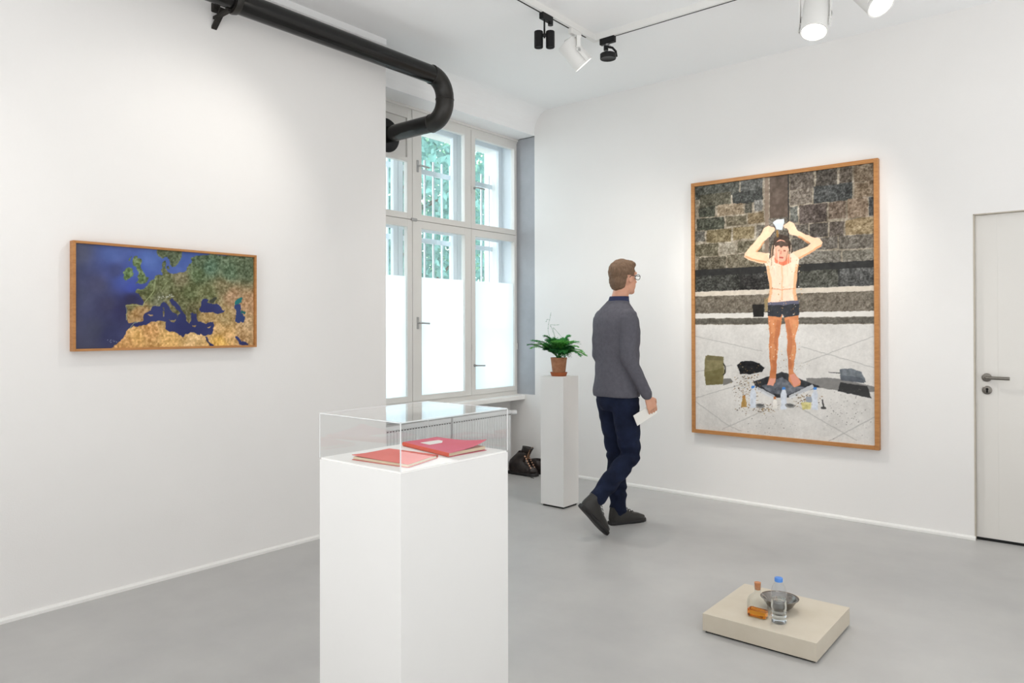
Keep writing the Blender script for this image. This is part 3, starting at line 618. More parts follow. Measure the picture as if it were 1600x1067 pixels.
for q in ((112, 240, 410, 318, (72, 74, 64)), (414, 205, 565, 290, (74, 76, 72)), (140, 322, 355, 385, (80, 76, 56)), (360, 302, 565, 362, (50, 54, 50)), (135, 404, 248, 462, (64, 66, 50)), (258, 388, 436, 445, (138, 118, 90)), (442, 368, 494, 435, (72, 68, 54)), (502, 352, 565, 425, (112, 110, 104)),
          (122, 478, 310, 545, (60, 62, 46)), (318, 462, 455, 520, (98, 88, 64)), (462, 442, 575, 508, (118, 98, 64)), (110, 562, 180, 630, (82, 78, 68)), (187, 553, 355, 630, (108, 92, 56)), (362, 538, 510, 610, (128, 110, 72)), (516, 524, 600, 600, (98, 90, 76)),
          (110, 650, 270, 722, (94, 86, 62)), (277, 642, 385, 710, (138, 128, 108)), (392, 628, 560, 700, (100, 92, 68)), (132, 735, 320, 815, (90, 82, 62)), (326, 718, 600, 800, (110, 100, 78)),
          (742, 160, 905, 275, (94, 82, 70)), (915, 140, 1060, 250, (74, 66, 56)), (1068, 120, 1160, 238, (90, 78, 64)), (1165, 90, 1305, 228, (120, 100, 76)), (742, 288, 893, 375, (110, 98, 84)), (900, 262, 1160, 355, (62, 64, 62)), (1168, 240, 1305, 330, (130, 108, 82)),
          (742, 398, 800, 500, (88, 90, 82)), (805, 388, 995, 500, (84, 70, 62)), (1000, 364, 1120, 475, (114, 94, 76)), (1125, 348, 1265, 465, (134, 110, 86)), (1268, 336, 1306, 460, (66, 66, 66)), (760, 518, 868, 600, (86, 78, 68)), (874, 510, 1000, 598, (80, 72, 64)), (1005, 498, 1106, 590, (92, 80, 70)), (1112, 482, 1306, 575, (142, 118, 78)),
          (752, 606, 900, 690, (86, 80, 70)), (905, 604, 1060, 680, (100, 92, 82)), (1065, 594, 1306, 670, (98, 90, 78)), (760, 704, 1085, 778, (112, 106, 94)), (1090, 690, 1306, 762, (104, 98, 84)),
          (600, 472, 735, 560, (100, 92, 80)), (600, 566, 735, 700, (94, 86, 74))): stone(*q)
cv.im = cv.im*0.9+cv.im.mean(axis=2, keepdims=True)*0.1; cv.rect(pq(576, 200), pq(604, 720), (124, 108, 94), 1, n1*40+n2*40); cv.rect(pq(608, 170), pq(733, 465), (84, 70, 60), 1, n1*44+n2*40); cv.rect(pq(729, 150), pq(741, 820), (40, 38, 36))
cv.rect(pq(100, 822), pq(1320, 935), (44, 44, 42), 1, n1*46+n2*40+n3*24)
for q in ((112, 858, 410, 955, (62, 62, 56)), (420, 850, 590, 945, (48, 46, 44)), (800, 800, 1065, 935, (66, 66, 56)), (1072, 792, 1306, 925, (70, 70, 68))): stone(*q)
cv.rect(pq(100, 820), pq(1320, 800), (34, 34, 33), 1, n2*30)
cv.rect(pq(100, 965), pq(1320, 962), (206, 196, 182), 1, n2*26); cv.rect(pq(100, 996), pq(1320, 1093), (110, 102, 90), 1, n2*60+n3*70)
cv.rect(pq(100, 1110), pq(1320, 1128), (218, 214, 208), 1, n2*12); cv.rect(pq(100, 1143), pq(1320, 1174), (94, 90, 82), 1, n2*50+n3*40)
cv.rect(pq(100, 1184), pq(1320, 2050), (214, 211, 207), 1, n1*26+n2*14+n3*14)
for l in ([(100, 1500), (230, 1478), (360, 1452)], [(112, 1672), (420, 1580)], [(112, 1690), (330, 1852), (420, 1892)], [(290, 1880), (580, 1752)], [(800, 1730), (1190, 1955)], [(1000, 1960), (1310, 1795)], [(112, 1260), (560, 1360)], [(820, 1330), (1310, 1470)], [(830, 1440), (1300, 1260)]):
    cv.line(pql(l), .005, (176, 174, 171), .75)
cv.fill(pql([(850, 1540), (990, 1536), (1090, 1545), (1310, 1598), (1310, 1630), (1080, 1625), (930, 1602), (860, 1580)]), (128, 126, 124), 1, n2*20)
cv.fill(pql([(298, 1545), (350, 1540), (366, 1565), (300, 1586)]), (120, 118, 114))
cv.fill(pql([(500, 1562), (692, 1496), (942, 1594), (735, 1668), (640, 1668), (520, 1606)]), (46, 48, 52), 1, n2*40)
cv.fill(pql([(555, 1592), (690, 1530), (770, 1590), (850, 1600), (720, 1655), (620, 1640)]), (100, 104, 112), 1, n2*70)
for l in ([(520, 1606), (640, 1668)], [(740, 1668), (900, 1590)]): cv.line(pql(l), .022, (212, 214, 218), .85)
# things around the mat
cv.fill(pql([(178, 1398), (196, 1384), (302, 1396), (304, 1440), (308, 1500), (298, 1578), (186, 1588), (174, 1520)]), (130, 122, 86), 1, n2*40)
cv.fill(pql([(180, 1390), (302, 1398), (300, 1422), (188, 1418)]), (112, 104, 74), 1, n2*40); cv.fill(pql([(180, 1500), (300, 1470), (298, 1578), (186, 1588)]), (112, 104, 66), 1, n2*30)
cv.line(pql([(300, 1440), (314, 1462), (310, 1508), (300, 1520)]), .008, (48, 46, 40))
cv.fill(pql([(390, 1450), (425, 1425), (490, 1424), (540, 1440), (576, 1470), (560, 1496), (480, 1513), (412, 1510)]), (28, 29, 32), 1, n2*46)
cv.fill(pql([(1074, 1482), (1150, 1472), (1222, 1500), (1250, 1566), (1080, 1552)]), (108, 114, 120), 1, n2*60); cv.fill(pql([(1076, 1520), (1150, 1525), (1225, 1540), (1240, 1572), (1082, 1552)]), (84, 90, 98), 1, n2*40)
cv.fill(pql([(1080, 1566), (1256, 1592), (1286, 1674), (1060, 1626)]), (44, 44, 45), 1, n2*16); cv.line(pql([(1000, 1500), (1075, 1506)]), .004, (60, 60, 60))
R2 = random.Random(4)
def scatter(n, x0, x1, y0, y1, cols, r0=.0015, r1=.005):
    for k in range(n):
        x = R2.triangular(x0, x1); y = R2.triangular(y0, y1); cv.dot(pq(x, y), R2.uniform(r0, r1), R2.choice(cols), R2.uniform(.35, .8))
BR = [(120, 92, 58), (148, 118, 78), (92, 76, 56), (176, 156, 124), (70, 62, 52)]
scatter(230, 340, 560, 1430, 1790, BR); scatter(110, 440, 680, 1690, 1780, BR); scatter(120, 740, 960, 1630, 1740, BR); scatter(70, 560, 900, 1410, 1500, BR, .001, .003); scatter(90, 950, 1300, 1560, 1960, [(60, 58, 54), (100, 96, 90)], .001, .0028); scatter(60, 330, 900, 1760, 1960, [(60, 58, 54), (110, 104, 96)], .001, .0024)
def bottle(x, y0, y1, c, cap, w_=20):
    cv.fill(pql([(x-w_*.4, y0+14), (x+w_*.4, y0+14), (x+w_, y0+50), (x+w_, y1), (x-w_, y1), (x-w_, y0+50)]), c, 1, n2*40); cv.fill(pql([(x-w_*.5, y0), (x+w_*.5, y0), (x+w_*.55, y0+18), (x-w_*.55, y0+18)]), cap)
for x, y0 in ((498, 1588), (702, 1598), (910, 1598)): bottle(x, y0, y0+150, (208, 214, 224), (70, 132, 206))
bottle(438, 1654, 1732, (178, 142, 84), (180, 130, 70), 17); bottle(644, 1662, 1742, (236, 232, 226), (190, 120, 70), 16)
for x in (545, 745): cv.dot(pq(x, 1722), .028, (138, 138, 136), .5); cv.dot(pq(x, 1718), .019, (96, 96, 96), .45)
cv.fill(pql([(820, 1700), (885, 1696), (880, 1746), (825, 1748)]), (206, 196, 120), 1, n2*60, .8); cv.fill(pql([(850, 1660), (890, 1660), (888, 1700), (850, 1700)]), (150, 156, 168)); cv.line(pql([(958, 1682), (968, 1730)]), .008, (52, 50, 50)); cv.dot(pq(968, 1738), .016, (70, 68, 66), .5)
cv.fill(pql([(494, 1050), (570, 1044), (572, 1110), (566, 1132), (500, 1132), (498, 1100)]), (30, 28, 26), 1, n2*20); cv.fill(pql([(572, 1020), (600, 1000), (604, 1090), (580, 1096)]), (150, 132, 96), 1, n2*40)
# the bather
cv.warp(.010, 26); SK = (252, 218, 194); SH = (236, 172, 124); LG = (206, 132, 86); DK = (170, 98, 62)
def limb(l, c, amp=24): cv.fill(pql(l), c, 1, n1*amp+n2*amp*.6)
limb([(600, 1122), (692, 1116), (682, 1200), (669, 1270), (666, 1340), (656, 1430), (652, 1500), (648, 1560), (632, 1592), (592, 1584), (612, 1522), (612, 1440), (602, 1330), (608, 1250), (598, 1180)], LG, 46)
limb([(704, 1122), (800, 1110), (798, 1190), (781, 1270), (786, 1340), (776, 1430), (766, 1500), (812, 1558), (810, 1584), (775, 1602), (735, 1552), (735, 1480), (725, 1350), (730, 1290), (714, 1200)], LG, 46)
for l in ([(668, 1150), (655, 1260), (640, 1360), (640, 1500)], [(722, 1150), (748, 1260), (742, 1350), (745, 1480)]): cv.line(pql(l), .022, DK, .45)
for l in ([(625, 1150), (628, 1240)], [(775, 1150), (770, 1240)], [(630, 1310), (632, 1420)], [(768, 1320), (762, 1420)]): cv.line(pql(l), .02, (226, 160, 112), .55)
cv.fill(pql([(612, 1540), (650, 1540), (632, 1592), (592, 1584)]), (226, 160, 138)); cv.fill(pql([(740, 1520), (770, 1512), (812, 1562), (775, 1602)]), (222, 152, 130))
limb([(560, 722), (600, 706), (650, 728), (720, 728), (770, 700), (815, 702), (800, 770), (790, 840), (785, 900), (780, 960), (797, 1034), (600, 1038), (612, 960), (600, 880), (585, 800), (570, 770)], SK, 30)
cv.line(pql([(595, 790), (612, 880), (618, 960), (606, 1030)]), .016, SH, .8); cv.line(pql([(792, 780), (778, 880), (772, 960), (786, 1026)]), .018, SH, .8); cv.line(pql([(690, 790), (692, 880), (690, 1020)]), .008, SH, .6); cv.line(pql([(615, 945), (690, 950), (775, 940)]), .005, (214, 140, 96), .7)
limb([(604, 524), (642, 540), (640, 558), (604, 602), (576, 622), (522, 700), (600, 708), (606, 762), (560, 777), (480, 757), (438, 736), (444, 712), (556, 572), (572, 540)], (250, 204, 170), 34)
limb([(702, 522), (738, 497), (772, 510), (792, 552), (850, 585), (942, 610), (962, 636), (950, 662), (880, 706), (812, 742), (782, 722), (758, 704), (858, 662), (882, 640), (782, 590), (742, 578), (730, 548)], (250, 204, 170), 34)
for l in ([(445, 728), (500, 752), (590, 768)], [(955, 650), (870, 706), (800, 738)], [(520, 700), (572, 630)], [(800, 596), (872, 640)]): cv.line(pql(l), .010, (222, 150, 102), .75)
cv.fill(pql([(640, 690), (748, 690), (752, 770), (700, 790), (640, 772)]), (228, 124, 92), 1, n2*30)
cv.fill(pql([(628, 660), (640, 602), (680, 580), (726, 590), (748, 640), (764, 700), (748, 712), (640, 720), (606, 745), (614, 690)]), (62, 48, 38), 1, n2*50)
cv.fill(pql([(685+50*math.cos(t), 692+76*math.sin(t)) for t in [2*PI*k/20 for k in range(20)]]), (238, 172, 146), 1, n1*30+n2*30)
cv.fill(pql([(640, 640), (690, 622), (732, 640), (726, 664), (700, 660), (686, 672), (664, 660), (644, 668)]), (80, 62, 52), 1, n2*60)
cv.line(pql([(664, 690), (676, 688)]), .008, (150, 80, 62)); cv.line(pql([(700, 688), (714, 690)]), .008, (150, 80, 62)); cv.line(pql([(686, 690), (682, 716)]), .007, (214, 132, 110)); cv.line(pql([(670, 738), (700, 738)]), .008, (180, 80, 70))
for k in range(12):                         # wet strands
    x = R2.uniform(610, 765); cv.line(pql([(x, R2.uniform(650, 700)), (x+R2.uniform(-14, 14), R2.uniform(730, 860))]), .004, R2.choice([(230, 200, 170), (120, 90, 66), (246, 226, 206)]), .7)
cv.line(pql([(660, 556), (666, 600)]), .012, (150, 110, 50), .8)
cv.fill(pql([(632, 504), (650, 486), (700, 477), (706, 500), (695, 551), (655, 550)]), (206, 214, 224), 1, n2*12); cv.fill(pql([(636, 500), (655, 486), (698, 480), (690, 500), (655, 512)]), (226, 234, 240))
cv.fill(pql([(598, 560), (612, 530), (640, 536), (644, 552), (612, 572)]), (252, 202, 170)); cv.fill(pql([(702, 524), (722, 506), (748, 506), (740, 540), (712, 540)]), (252, 202, 170))
cv.fill(pql([(597, 1036), (800, 1023), (804, 1050), (597, 1058)]), (98, 98, 118)); cv.fill(pql([(596, 1056), (804, 1046), (803, 1120), (745, 1128), (706, 1133), (690, 1112), (680, 1132), (598, 1126)]), (46, 49, 56), 1, n2*20)
for k in range(190):
    sx = R2.choice((600, 615, 790, 640, 760, 690)); cv.dot(pq(sx+R2.gauss(0, 16), R2.uniform(720, 1420)), R2.uniform(.001, .0032), R2.choice([(250, 246, 240), (200, 160, 110), (150, 110, 70), (235, 215, 180)]), R2.uniform(.6, 1.4), .9)
M_photo = print_mat('photograph_print', 0.35)
print_sheet('photo_print', cv, (pu0, pp_y, pv0), (pu1-pu0, 0, 0), (0, 0, pv1-pv0), fp, M_photo)
B().box(PX0+0.027, PX1-0.027, pp_y+0.002, YR+0.001, PZ0+0.027, PZ1-0.027).done('backing_board', M_dark, fp)

# ------------------------------------------------------------------ vitrine pedestal with the two notebooks
VX0, VX1, VY0, VY1, VZ = -1.697, -1.362, 1.216, 1.634, 1.0
pd = thing('display_pedestal', ((VX0+VX1)/2, (VY0+VY1)/2, 0), 'tall white box pedestal carrying the clear vitrine', 'pedestal')
B().box(VX0, VX1, VY0, VY1, 0, VZ-0.005, bev=0.0012).done('body', M_white, pd)
B().box(VX0+0.003, VX1-0.003, VY0+0.003, VY1-0.003, VZ-0.006, VZ, bev=0.001).done('top_plate', mat('bright_white_plate', (250, 249, 246), 0.5), pd)
VT = VZ+0.123
vt = thing('vitrine', ((VX0+VX1)/2, (VY0+VY1)/2, VZ), 'clear acrylic vitrine cover over two red notebooks', 'vitrine')
th = 0.003; x0, x1, y0, y1 = VX0+0.001, VX1-0.001, VY0+0.001, VY1-0.001
B().box(x0, x1, y0, y1, VT-th, VT).done('top_pane', M_acryl, vt)
for q in ((x0, x0+th, y0, y1), (x1-th, x1, y0, y1), (x0+th, x1-th, y0, y0+th), (x0+th, x1-th, y1-th, y1)):
    B().box(q[0], q[1], q[2], q[3], VZ-0.0005, VT-th).done('side_pane', M_acryl, vt)
e = 0.0011
for xx in (x0, x1):
    for yy in (y0, y1): B().box(xx-e, xx+e, yy-e, yy+e, VZ, VT).done('glued_edge', M_aedge, vt)
for yy in (y0, y1): B().box(x0, x1, yy-e, yy+e, VT-e*1.2, VT+e*0.6).done('glued_edge', M_aedge, vt)
for xx in (x0, x1): B().box(xx-e, xx+e, y0, y1, VT-e*1.2, VT+e*0.6).done('glued_edge', M_aedge, vt)

M_red = mat('red_orange_cover', (226, 92, 78), 0.6, rgb2=(236, 112, 100), vscale=9, spec=0.3)
M_pink = mat('pink_red_cover', (222, 88, 108), 0.6, rgb2=(228, 108, 134), vscale=6, spec=0.3)
M_spine = mat('orange_spine', (228, 86, 52), 0.6)
M_pages = mat('cream_pages', (236, 220, 190), 0.8, rgb2=(224, 204, 168), vscale=40, stretch=(1, 1, 30))
M_label = mat('white_paper_label', (244, 242, 236), 0.8)
def notebook(name, corners, thick, m_cover, label, lift, lab=False, cu=lambda u: u):
    """corners: spine-near A, spine-far B, fore-edge far C, fore-edge near D (world xy) ; cover curls up at C by lift"""
    A, Bc, C, D = [Vector((*c, 0)) for c in corners]; z = VZ+0.0005
    t = thing(name, (A+C)/2+Vector((0, 0, z)), label, 'notebook')
    def P(u, v): return A*(1-u)*(1-v)+Bc*u*(1-v)+C*u*v+D*(1-u)*v
    def sheet(zf, th, m, nm, inset=0.0, N=14):
        b = B(); top = []; bot = []
        for i in range(N+1):
            rt_, rb_ = [], []
            for j in range(N+1):
                u = inset+(1-2*inset)*i/N; v = (inset*0.3)+(1-inset*1.3)*j/N; p = P(u, v); zz = zf(u, v)
                rt_.append(b.bm.verts.new((p.x, p.y, zz+th))); rb_.append(b.bm.verts.new((p.x, p.y, zz)))
            top.append(rt_); bot.append(rb_)
        for i in range(N):
            for j in range(N):
                b.bm.faces.new((top[i][j], top[i+1][j], top[i+1][j+1], top[i][j+1])); b.bm.faces.new((bot[i][j], bot[i][j+1], bot[i+1][j+1], bot[i+1][j]))
        for i in range(N):
            b.bm.faces.new((top[i][0], bot[i][0], bot[i+1][0], top[i+1][0])); b.bm.faces.new((top[i][N], top[i+1][N], bot[i+1][N], bot[i][N]))
            b.bm.faces.new((top[0][i], top[0][i+1], bot[0][i+1], bot[0][i])); b.bm.faces.new((top[N][i], bot[N][i], bot[N][i+1], top[N][i+1]))
        return b.done(nm, m, t, smooth=True)
    wav = lambda u, v: 0.0012*math.sin(3*u+5*v)
    sheet(lambda u, v: z, 0.0012, m_cover, 'back_cover')
    sheet(lambda u, v: z+0.0012+0.35*wav(u, v)*v+lift*0.12*cu(u)*v, thick, M_pages, 'page_block', 0.018)
    cover = sheet(lambda u, v: z+0.0014+thick+max(0, wav(u, v))*v+0.0008+lift*(0.12*cu(u)*v+0.88*(cu(u)**2.2)*(v**2.6)), 0.0012, m_cover, 'front_cover')
    b = B(); n_ = 10
    dirs = (Bc-A).normalized(); out = (A-D).normalized()
    ring = [[A+(Bc-A)*k+out*0.0035*math.sin(PI*q/8)+Vector((0, 0, z+(thick+0.0034)*(0.5-0.5*math.cos(PI*q/8)))) for q in range(9)] for k in (0, 1)]
    b.ring_loft(ring); b.done('spine', M_spine, t, smooth=True)
    if lab:
        zz = z+thick+0.0040
        b = B(); b.prism([P(*q)+Vector((0, 0, zz)) for q in ((0.58, 0.22), (0.78, 0.22), (0.78, 0.74), (0.58, 0.74))], (0, 0, 0.0006)); b.done('title_label', M_label, cover)
notebook('notebook', ((-1.428, 1.410), (-1.612, 1.396), (-1.594, 1.247), (-1.388, 1.266)), 0.0065, M_red, 'worn orange red notebook lying flat in the vitrine, without a label', 0.003)
notebook('notebook', ((-1.414, 1.441), (-1.660, 1.492), (-1.648, 1.625), (-1.408, 1.592)), 0.0085, M_pink, 'pink red notebook with a white title label and curling cover', 0.020, True, lambda u: 1-u)

# ------------------------------------------------------------------ slim pedestal with the potted fern
SX0, SX1, SY0, SY1, SZ = -3.360, -3.146, 4.424, 4.622, 0.988
ps = thing('plant_pedestal', ((SX0+SX1)/2, (SY0+SY1)/2, 0), 'slim white box pedestal with a black recessed base under the potted fern', 'pedestal')
B().box(SX0, SX1, SY0, SY1, 0.014, SZ, bev=0.001).done('body', M_white, ps)
B().box(SX0+0.012, SX1-0.012, SY0+0.012, SY1-0.012, 0, 0.016).done('recessed_base', M_dark, ps)
PC = Vector((-3.255, 4.518, SZ))
M_terra = mat('weathered_terracotta', (158, 104, 72), 0.85, rgb2=(186, 136, 102), vscale=22, bump=0.2, bscale=90)
M_sauc = mat('orange_terracotta', (168, 92, 54), 0.8, var=0.12, vscale=20)
pt = thing('potted_fern', PC, 'feathery green asparagus fern in a terracotta pot on the slim pedestal', 'potted plant')
B().lathe([(0, 0), (0.056, 0), (0.067, 0.030), (0.063, 0.030), (0.054, 0.008), (0, 0.008)], PC, 36).done('saucer', M_sauc, pt, smooth=True)
B().lathe([(0, 0.009), (0.047, 0.009), (0.064, 0.142), (0.058, 0.142), (0.055, 0.125), (0, 0.125)], PC, 36).done('pot', M_terra, pt, smooth=True)
B().lathe([(0, 0.127), (0.056, 0.127), (0.056, 0.121), (0, 0.121)], PC, 24).done('soil', mat('dark_soil', (58, 46, 38), 0.95, var=.3, vscale=90, bump=.6, bscale=150), pt)
M_fern = [leaf_mat('fern_green', (118, 196, 100)), leaf_mat('fern_deep_green', (84, 170, 96)), leaf_mat('fern_dark_green', (66, 138, 78))]
M_stem = mat('fern_stem', (86, 112, 70), 0.6)
fr = random.Random(11)
def frond(az, lean, length, droop, mi, width=0.07):
    base = PC+Vector((fr.uniform(-.012, .012), fr.uniform(-.012, .012), 0.12)); hd = Vector((math.cos(az), math.sin(az), 0)); pts = []
    for i in range(13):
        t_ = i/12; r_ = lean*length*(t_**1.25); z_ = length*(1-0.55*lean)*math.sin(min(1, t_*1.0)*PI*0.5)-droop*t_**3
        pts.append(base+hd*r_+Vector((0, 0, z_)))
    b = B(); b.tube(pts, [0.0016-0.0011*i/12 for i in range(13)], 5)
    P_, F_ = [], []
    bm = b.bm
    for k in range(18):                       # flat feathery side branches, shorter towards the tip
        t_ = 0.32+0.68*k/18; i = min(11, int(t_*12)); f_ = t_*12-i; p = pts[i]*(1-f_)+pts[i+1]*f_; dv_ = (pts[i+1]-pts[i]).normalized()
        sd = dv_.cross(Vector((0, 0, 1))); sd = sd.normalized() if sd.length > .05 else hd.cross(Vector((0, 0, 1)))
        L_ = width*(1.02-((t_-0.5)/0.62)**2)*fr.uniform(.75, 1.05)
        for sg in (-1, 1):
            e_ = p+(sd*sg*0.85+dv_*0.6).normalized()*max(.008, L_)+Vector((0, 0, fr.uniform(-.010, .004)))
            ln = (e_-p); tw = ln.normalized(); nz_ = Vector((0, 0, 1))
            for q in range(9):
                c0 = p+ln*(0.12+0.88*q/8); nl = 0.017*(1-0.5*q/8)
                for s2 in (-1, 1):
                    d_ = (tw*0.55+tw.cross(nz_)*s2*0.8+nz_*fr.uniform(-.35, .45)).normalized(); wv = tw*0.0026
                    v = [bm.verts.new(c0-wv), bm.verts.new(c0+wv), bm.verts.new(c0+d_*nl)]; bm.faces.new(v)
            v = [bm.verts.new(p-Vector((0, 0, .0006))), bm.verts.new(p+Vector((0, 0, .0006))), bm.verts.new(e_)]; bm.faces.new(v)
    me = b.mesh('frond', fix=False); finish('frond', me, M_fern[mi], pt)
ir = math.atan2(CR.y, CR.x)                   # image right, as a compass direction
for k in range(36):
    frond(2*PI*k/18+fr.uniform(-.2, .2), fr.uniform(.2, .85), fr.uniform(.13, .25), fr.uniform(.0, .05), k % 3, fr.uniform(.05, .075))
for az, ln, L_, dr_ in ((ir+PI, .95, .26, .0), (ir+PI-.25, .9, .25, .03), (ir+PI+.3, .85, .26, -.02), (ir, .95, .22, .07), (ir+.3, .9, .23, .05), (ir-.35, .9, .2, .06), (ir+PI, .7, .25, .0), (ir+PI+.1, .45, .25, .0), (ir, .35, .23, .0)):
    frond(az, ln, L_, dr_, fr.randrange(3), .06)
def runner(pxs):                              # long bare climbing shoots, drawn in the plane of the pot facing the room
    dep = (PC-Vector((0, 0, CAMH))).dot(CF); pts = []
    for x, y in pxs: d_ = ray(x, y); pts.append(Vector((0, 0, CAMH))+d_*(dep/d_.dot(CF)))
    ctl = [pts[0]]+pts+[pts[-1]]; fine = []
    for i in range(len(pts)-1):
        a, b0, c, d_ = ctl[i:i+4]
        for k_ in range(6): u = k_/6; fine.append(.5*((2*b0)+(c-a)*u+(2*a-5*b0+4*c-d_)*u*u+(3*b0-a-3*c+d_)*u**3))
    fine.append(pts[-1]); b = B().tube(fine, 0.0008, 5); pts = fine[3::4]
    for p in pts[1:]:
        for q in range(6):
            d_ = Vector((fr.uniform(-1, 1), fr.uniform(-1, 1), fr.uniform(-.6, .6))).normalized()*0.006; v = [b.bm.verts.new(p-Vector((0, 0, .0012))), b.bm.verts.new(p+Vector((0, 0, .0012))), b.bm.verts.new(p+d_)]; b.bm.faces.new(v)
    me = b.mesh('runner', fix=False); finish('runner', me, M_fern[2], pt)
runner([(872, 564), (866, 545), (857, 520), (857, 508), (859, 498), (861, 488)]); runner([(872, 564), (870, 540), (863, 515), (860, 508), (868, 508), (874, 507)]); runner([(873, 564), (868, 530), (864, 512), (872, 520), (880, 529), (886, 532)]); runner([(858, 500), (855, 499), (853, 503)]); runner([(874, 562), (884, 545), (893, 536), (901, 536), (908, 538)])

# ------------------------------------------------------------------ radiators under the sill
M_rad = mat('radiator_enamel', (232, 233, 234), 0.4, spec=0.45)
def radiator(y0, y1, label, valve):
    t = thing('radiator', (-4.38, (y0+y1)/2, 0.088), label, 'radiator', 'radiators under the window sill')
    z0, z1, xf, xb = 0.088, 0.588, -4.333, -4.43
    B().box(xf-0.012, xf-0.004, y0+0.004, y1-0.004, z0+0.006, z1-0.028).done('front_panel', M_rad, t)
    n = int((y1-y0)/0.033); st = (y1-y0-0.012)/n
    for i in range(n): B().box(xf-0.006, xf+0.002, y0+0.006+st*i+0.006, y0+0.006+st*(i+1)-0.006, z0+0.02, z1-0.052, bev=0.003).done('rib', M_rad, t)
    B().box(xb, xb+0.01, y0+0.004, y1-0.004, z0+0.006, z1-0.03).done('back_panel', M_rad, t)
    for q in (y0, y1-0.005): B().box(xb, xf, q, q+0.005, z0, z1, bev=0.001).done('side_cover', M_rad, t)
    B().box(xb, xf, y0, y1, z1-0.004, z1).done('top_grille', M_rad, t)
    B().box(xf-0.003, xf+0.0015, y0, y1, z1-0.034, z1, bev=0.001).done('top_rail', M_rad, t)
    k = int((y1-y0)/0.03)
    for i in range(k):
        q = y0+0.015+(y1-y0-0.03)*i/(k-1); B().box(xf+0.001, xf+0.0022, q-0.008, q+0.008, z1-0.046, z1-0.038).done('grille_slot', M_dark, t)
    for q in (y0+0.08, y1-0.08): B().box(xb-0.07, xb, q-0.012, q+0.012, z0+0.06, z1-0.08).done('wall_bracket', M_rad, t)
    for q in (y0+0.06, y1-0.03): B().box(xb+0.03, xf-0.03, q-0.02, q+0.02, 0, z0+0.006).done('foot', M_rad, t)
    if valve:
        c = Vector((-4.375, y1, z1-0.03))
        vb = B().cyl(c-Vector((0, .004, 0)), c+Vector((0, 0.03, 0)), 0.013, seg=16).done('valve_body', M_chrome, t, smooth=True)
        b = B().lathe([(0, 0), (0.018, 0), (0.022, 0.012), (0.024, 0.03), (0.024, 0.06), (0.019, 0.072), (0, 0.074)], c+Vector((0, 0.028, 0)), 24, axis=(0.75, 0.66, 0)); b.done('thermostat_head', M_rad, vb, smooth=True)
        for z in (0.36, 0.24, 0.13): B().box(-4.47, -4.40, y1+0.01, y1+0.022, z-0.008, z+0.008, bev=.002).done('pipe_clip', M_dark, t)
        B().tube([(-4.42, y1+0.016, 0.0), (-4.42, y1+0.016, 0.40), (-4.42, y1+0.012, 0.50), (-4.385, y1+0.012, z1-0.03)], 0.008, 10).done('feed_pipe', M_rad, t, smooth=True)
radiator(3.42, 4.44, 'white ribbed panel radiator under the sill, standing partly behind the left wall', False)
radiator(4.465, 5.243, 'white ribbed panel radiator with thermostat head under the sill, beside the boots', True)

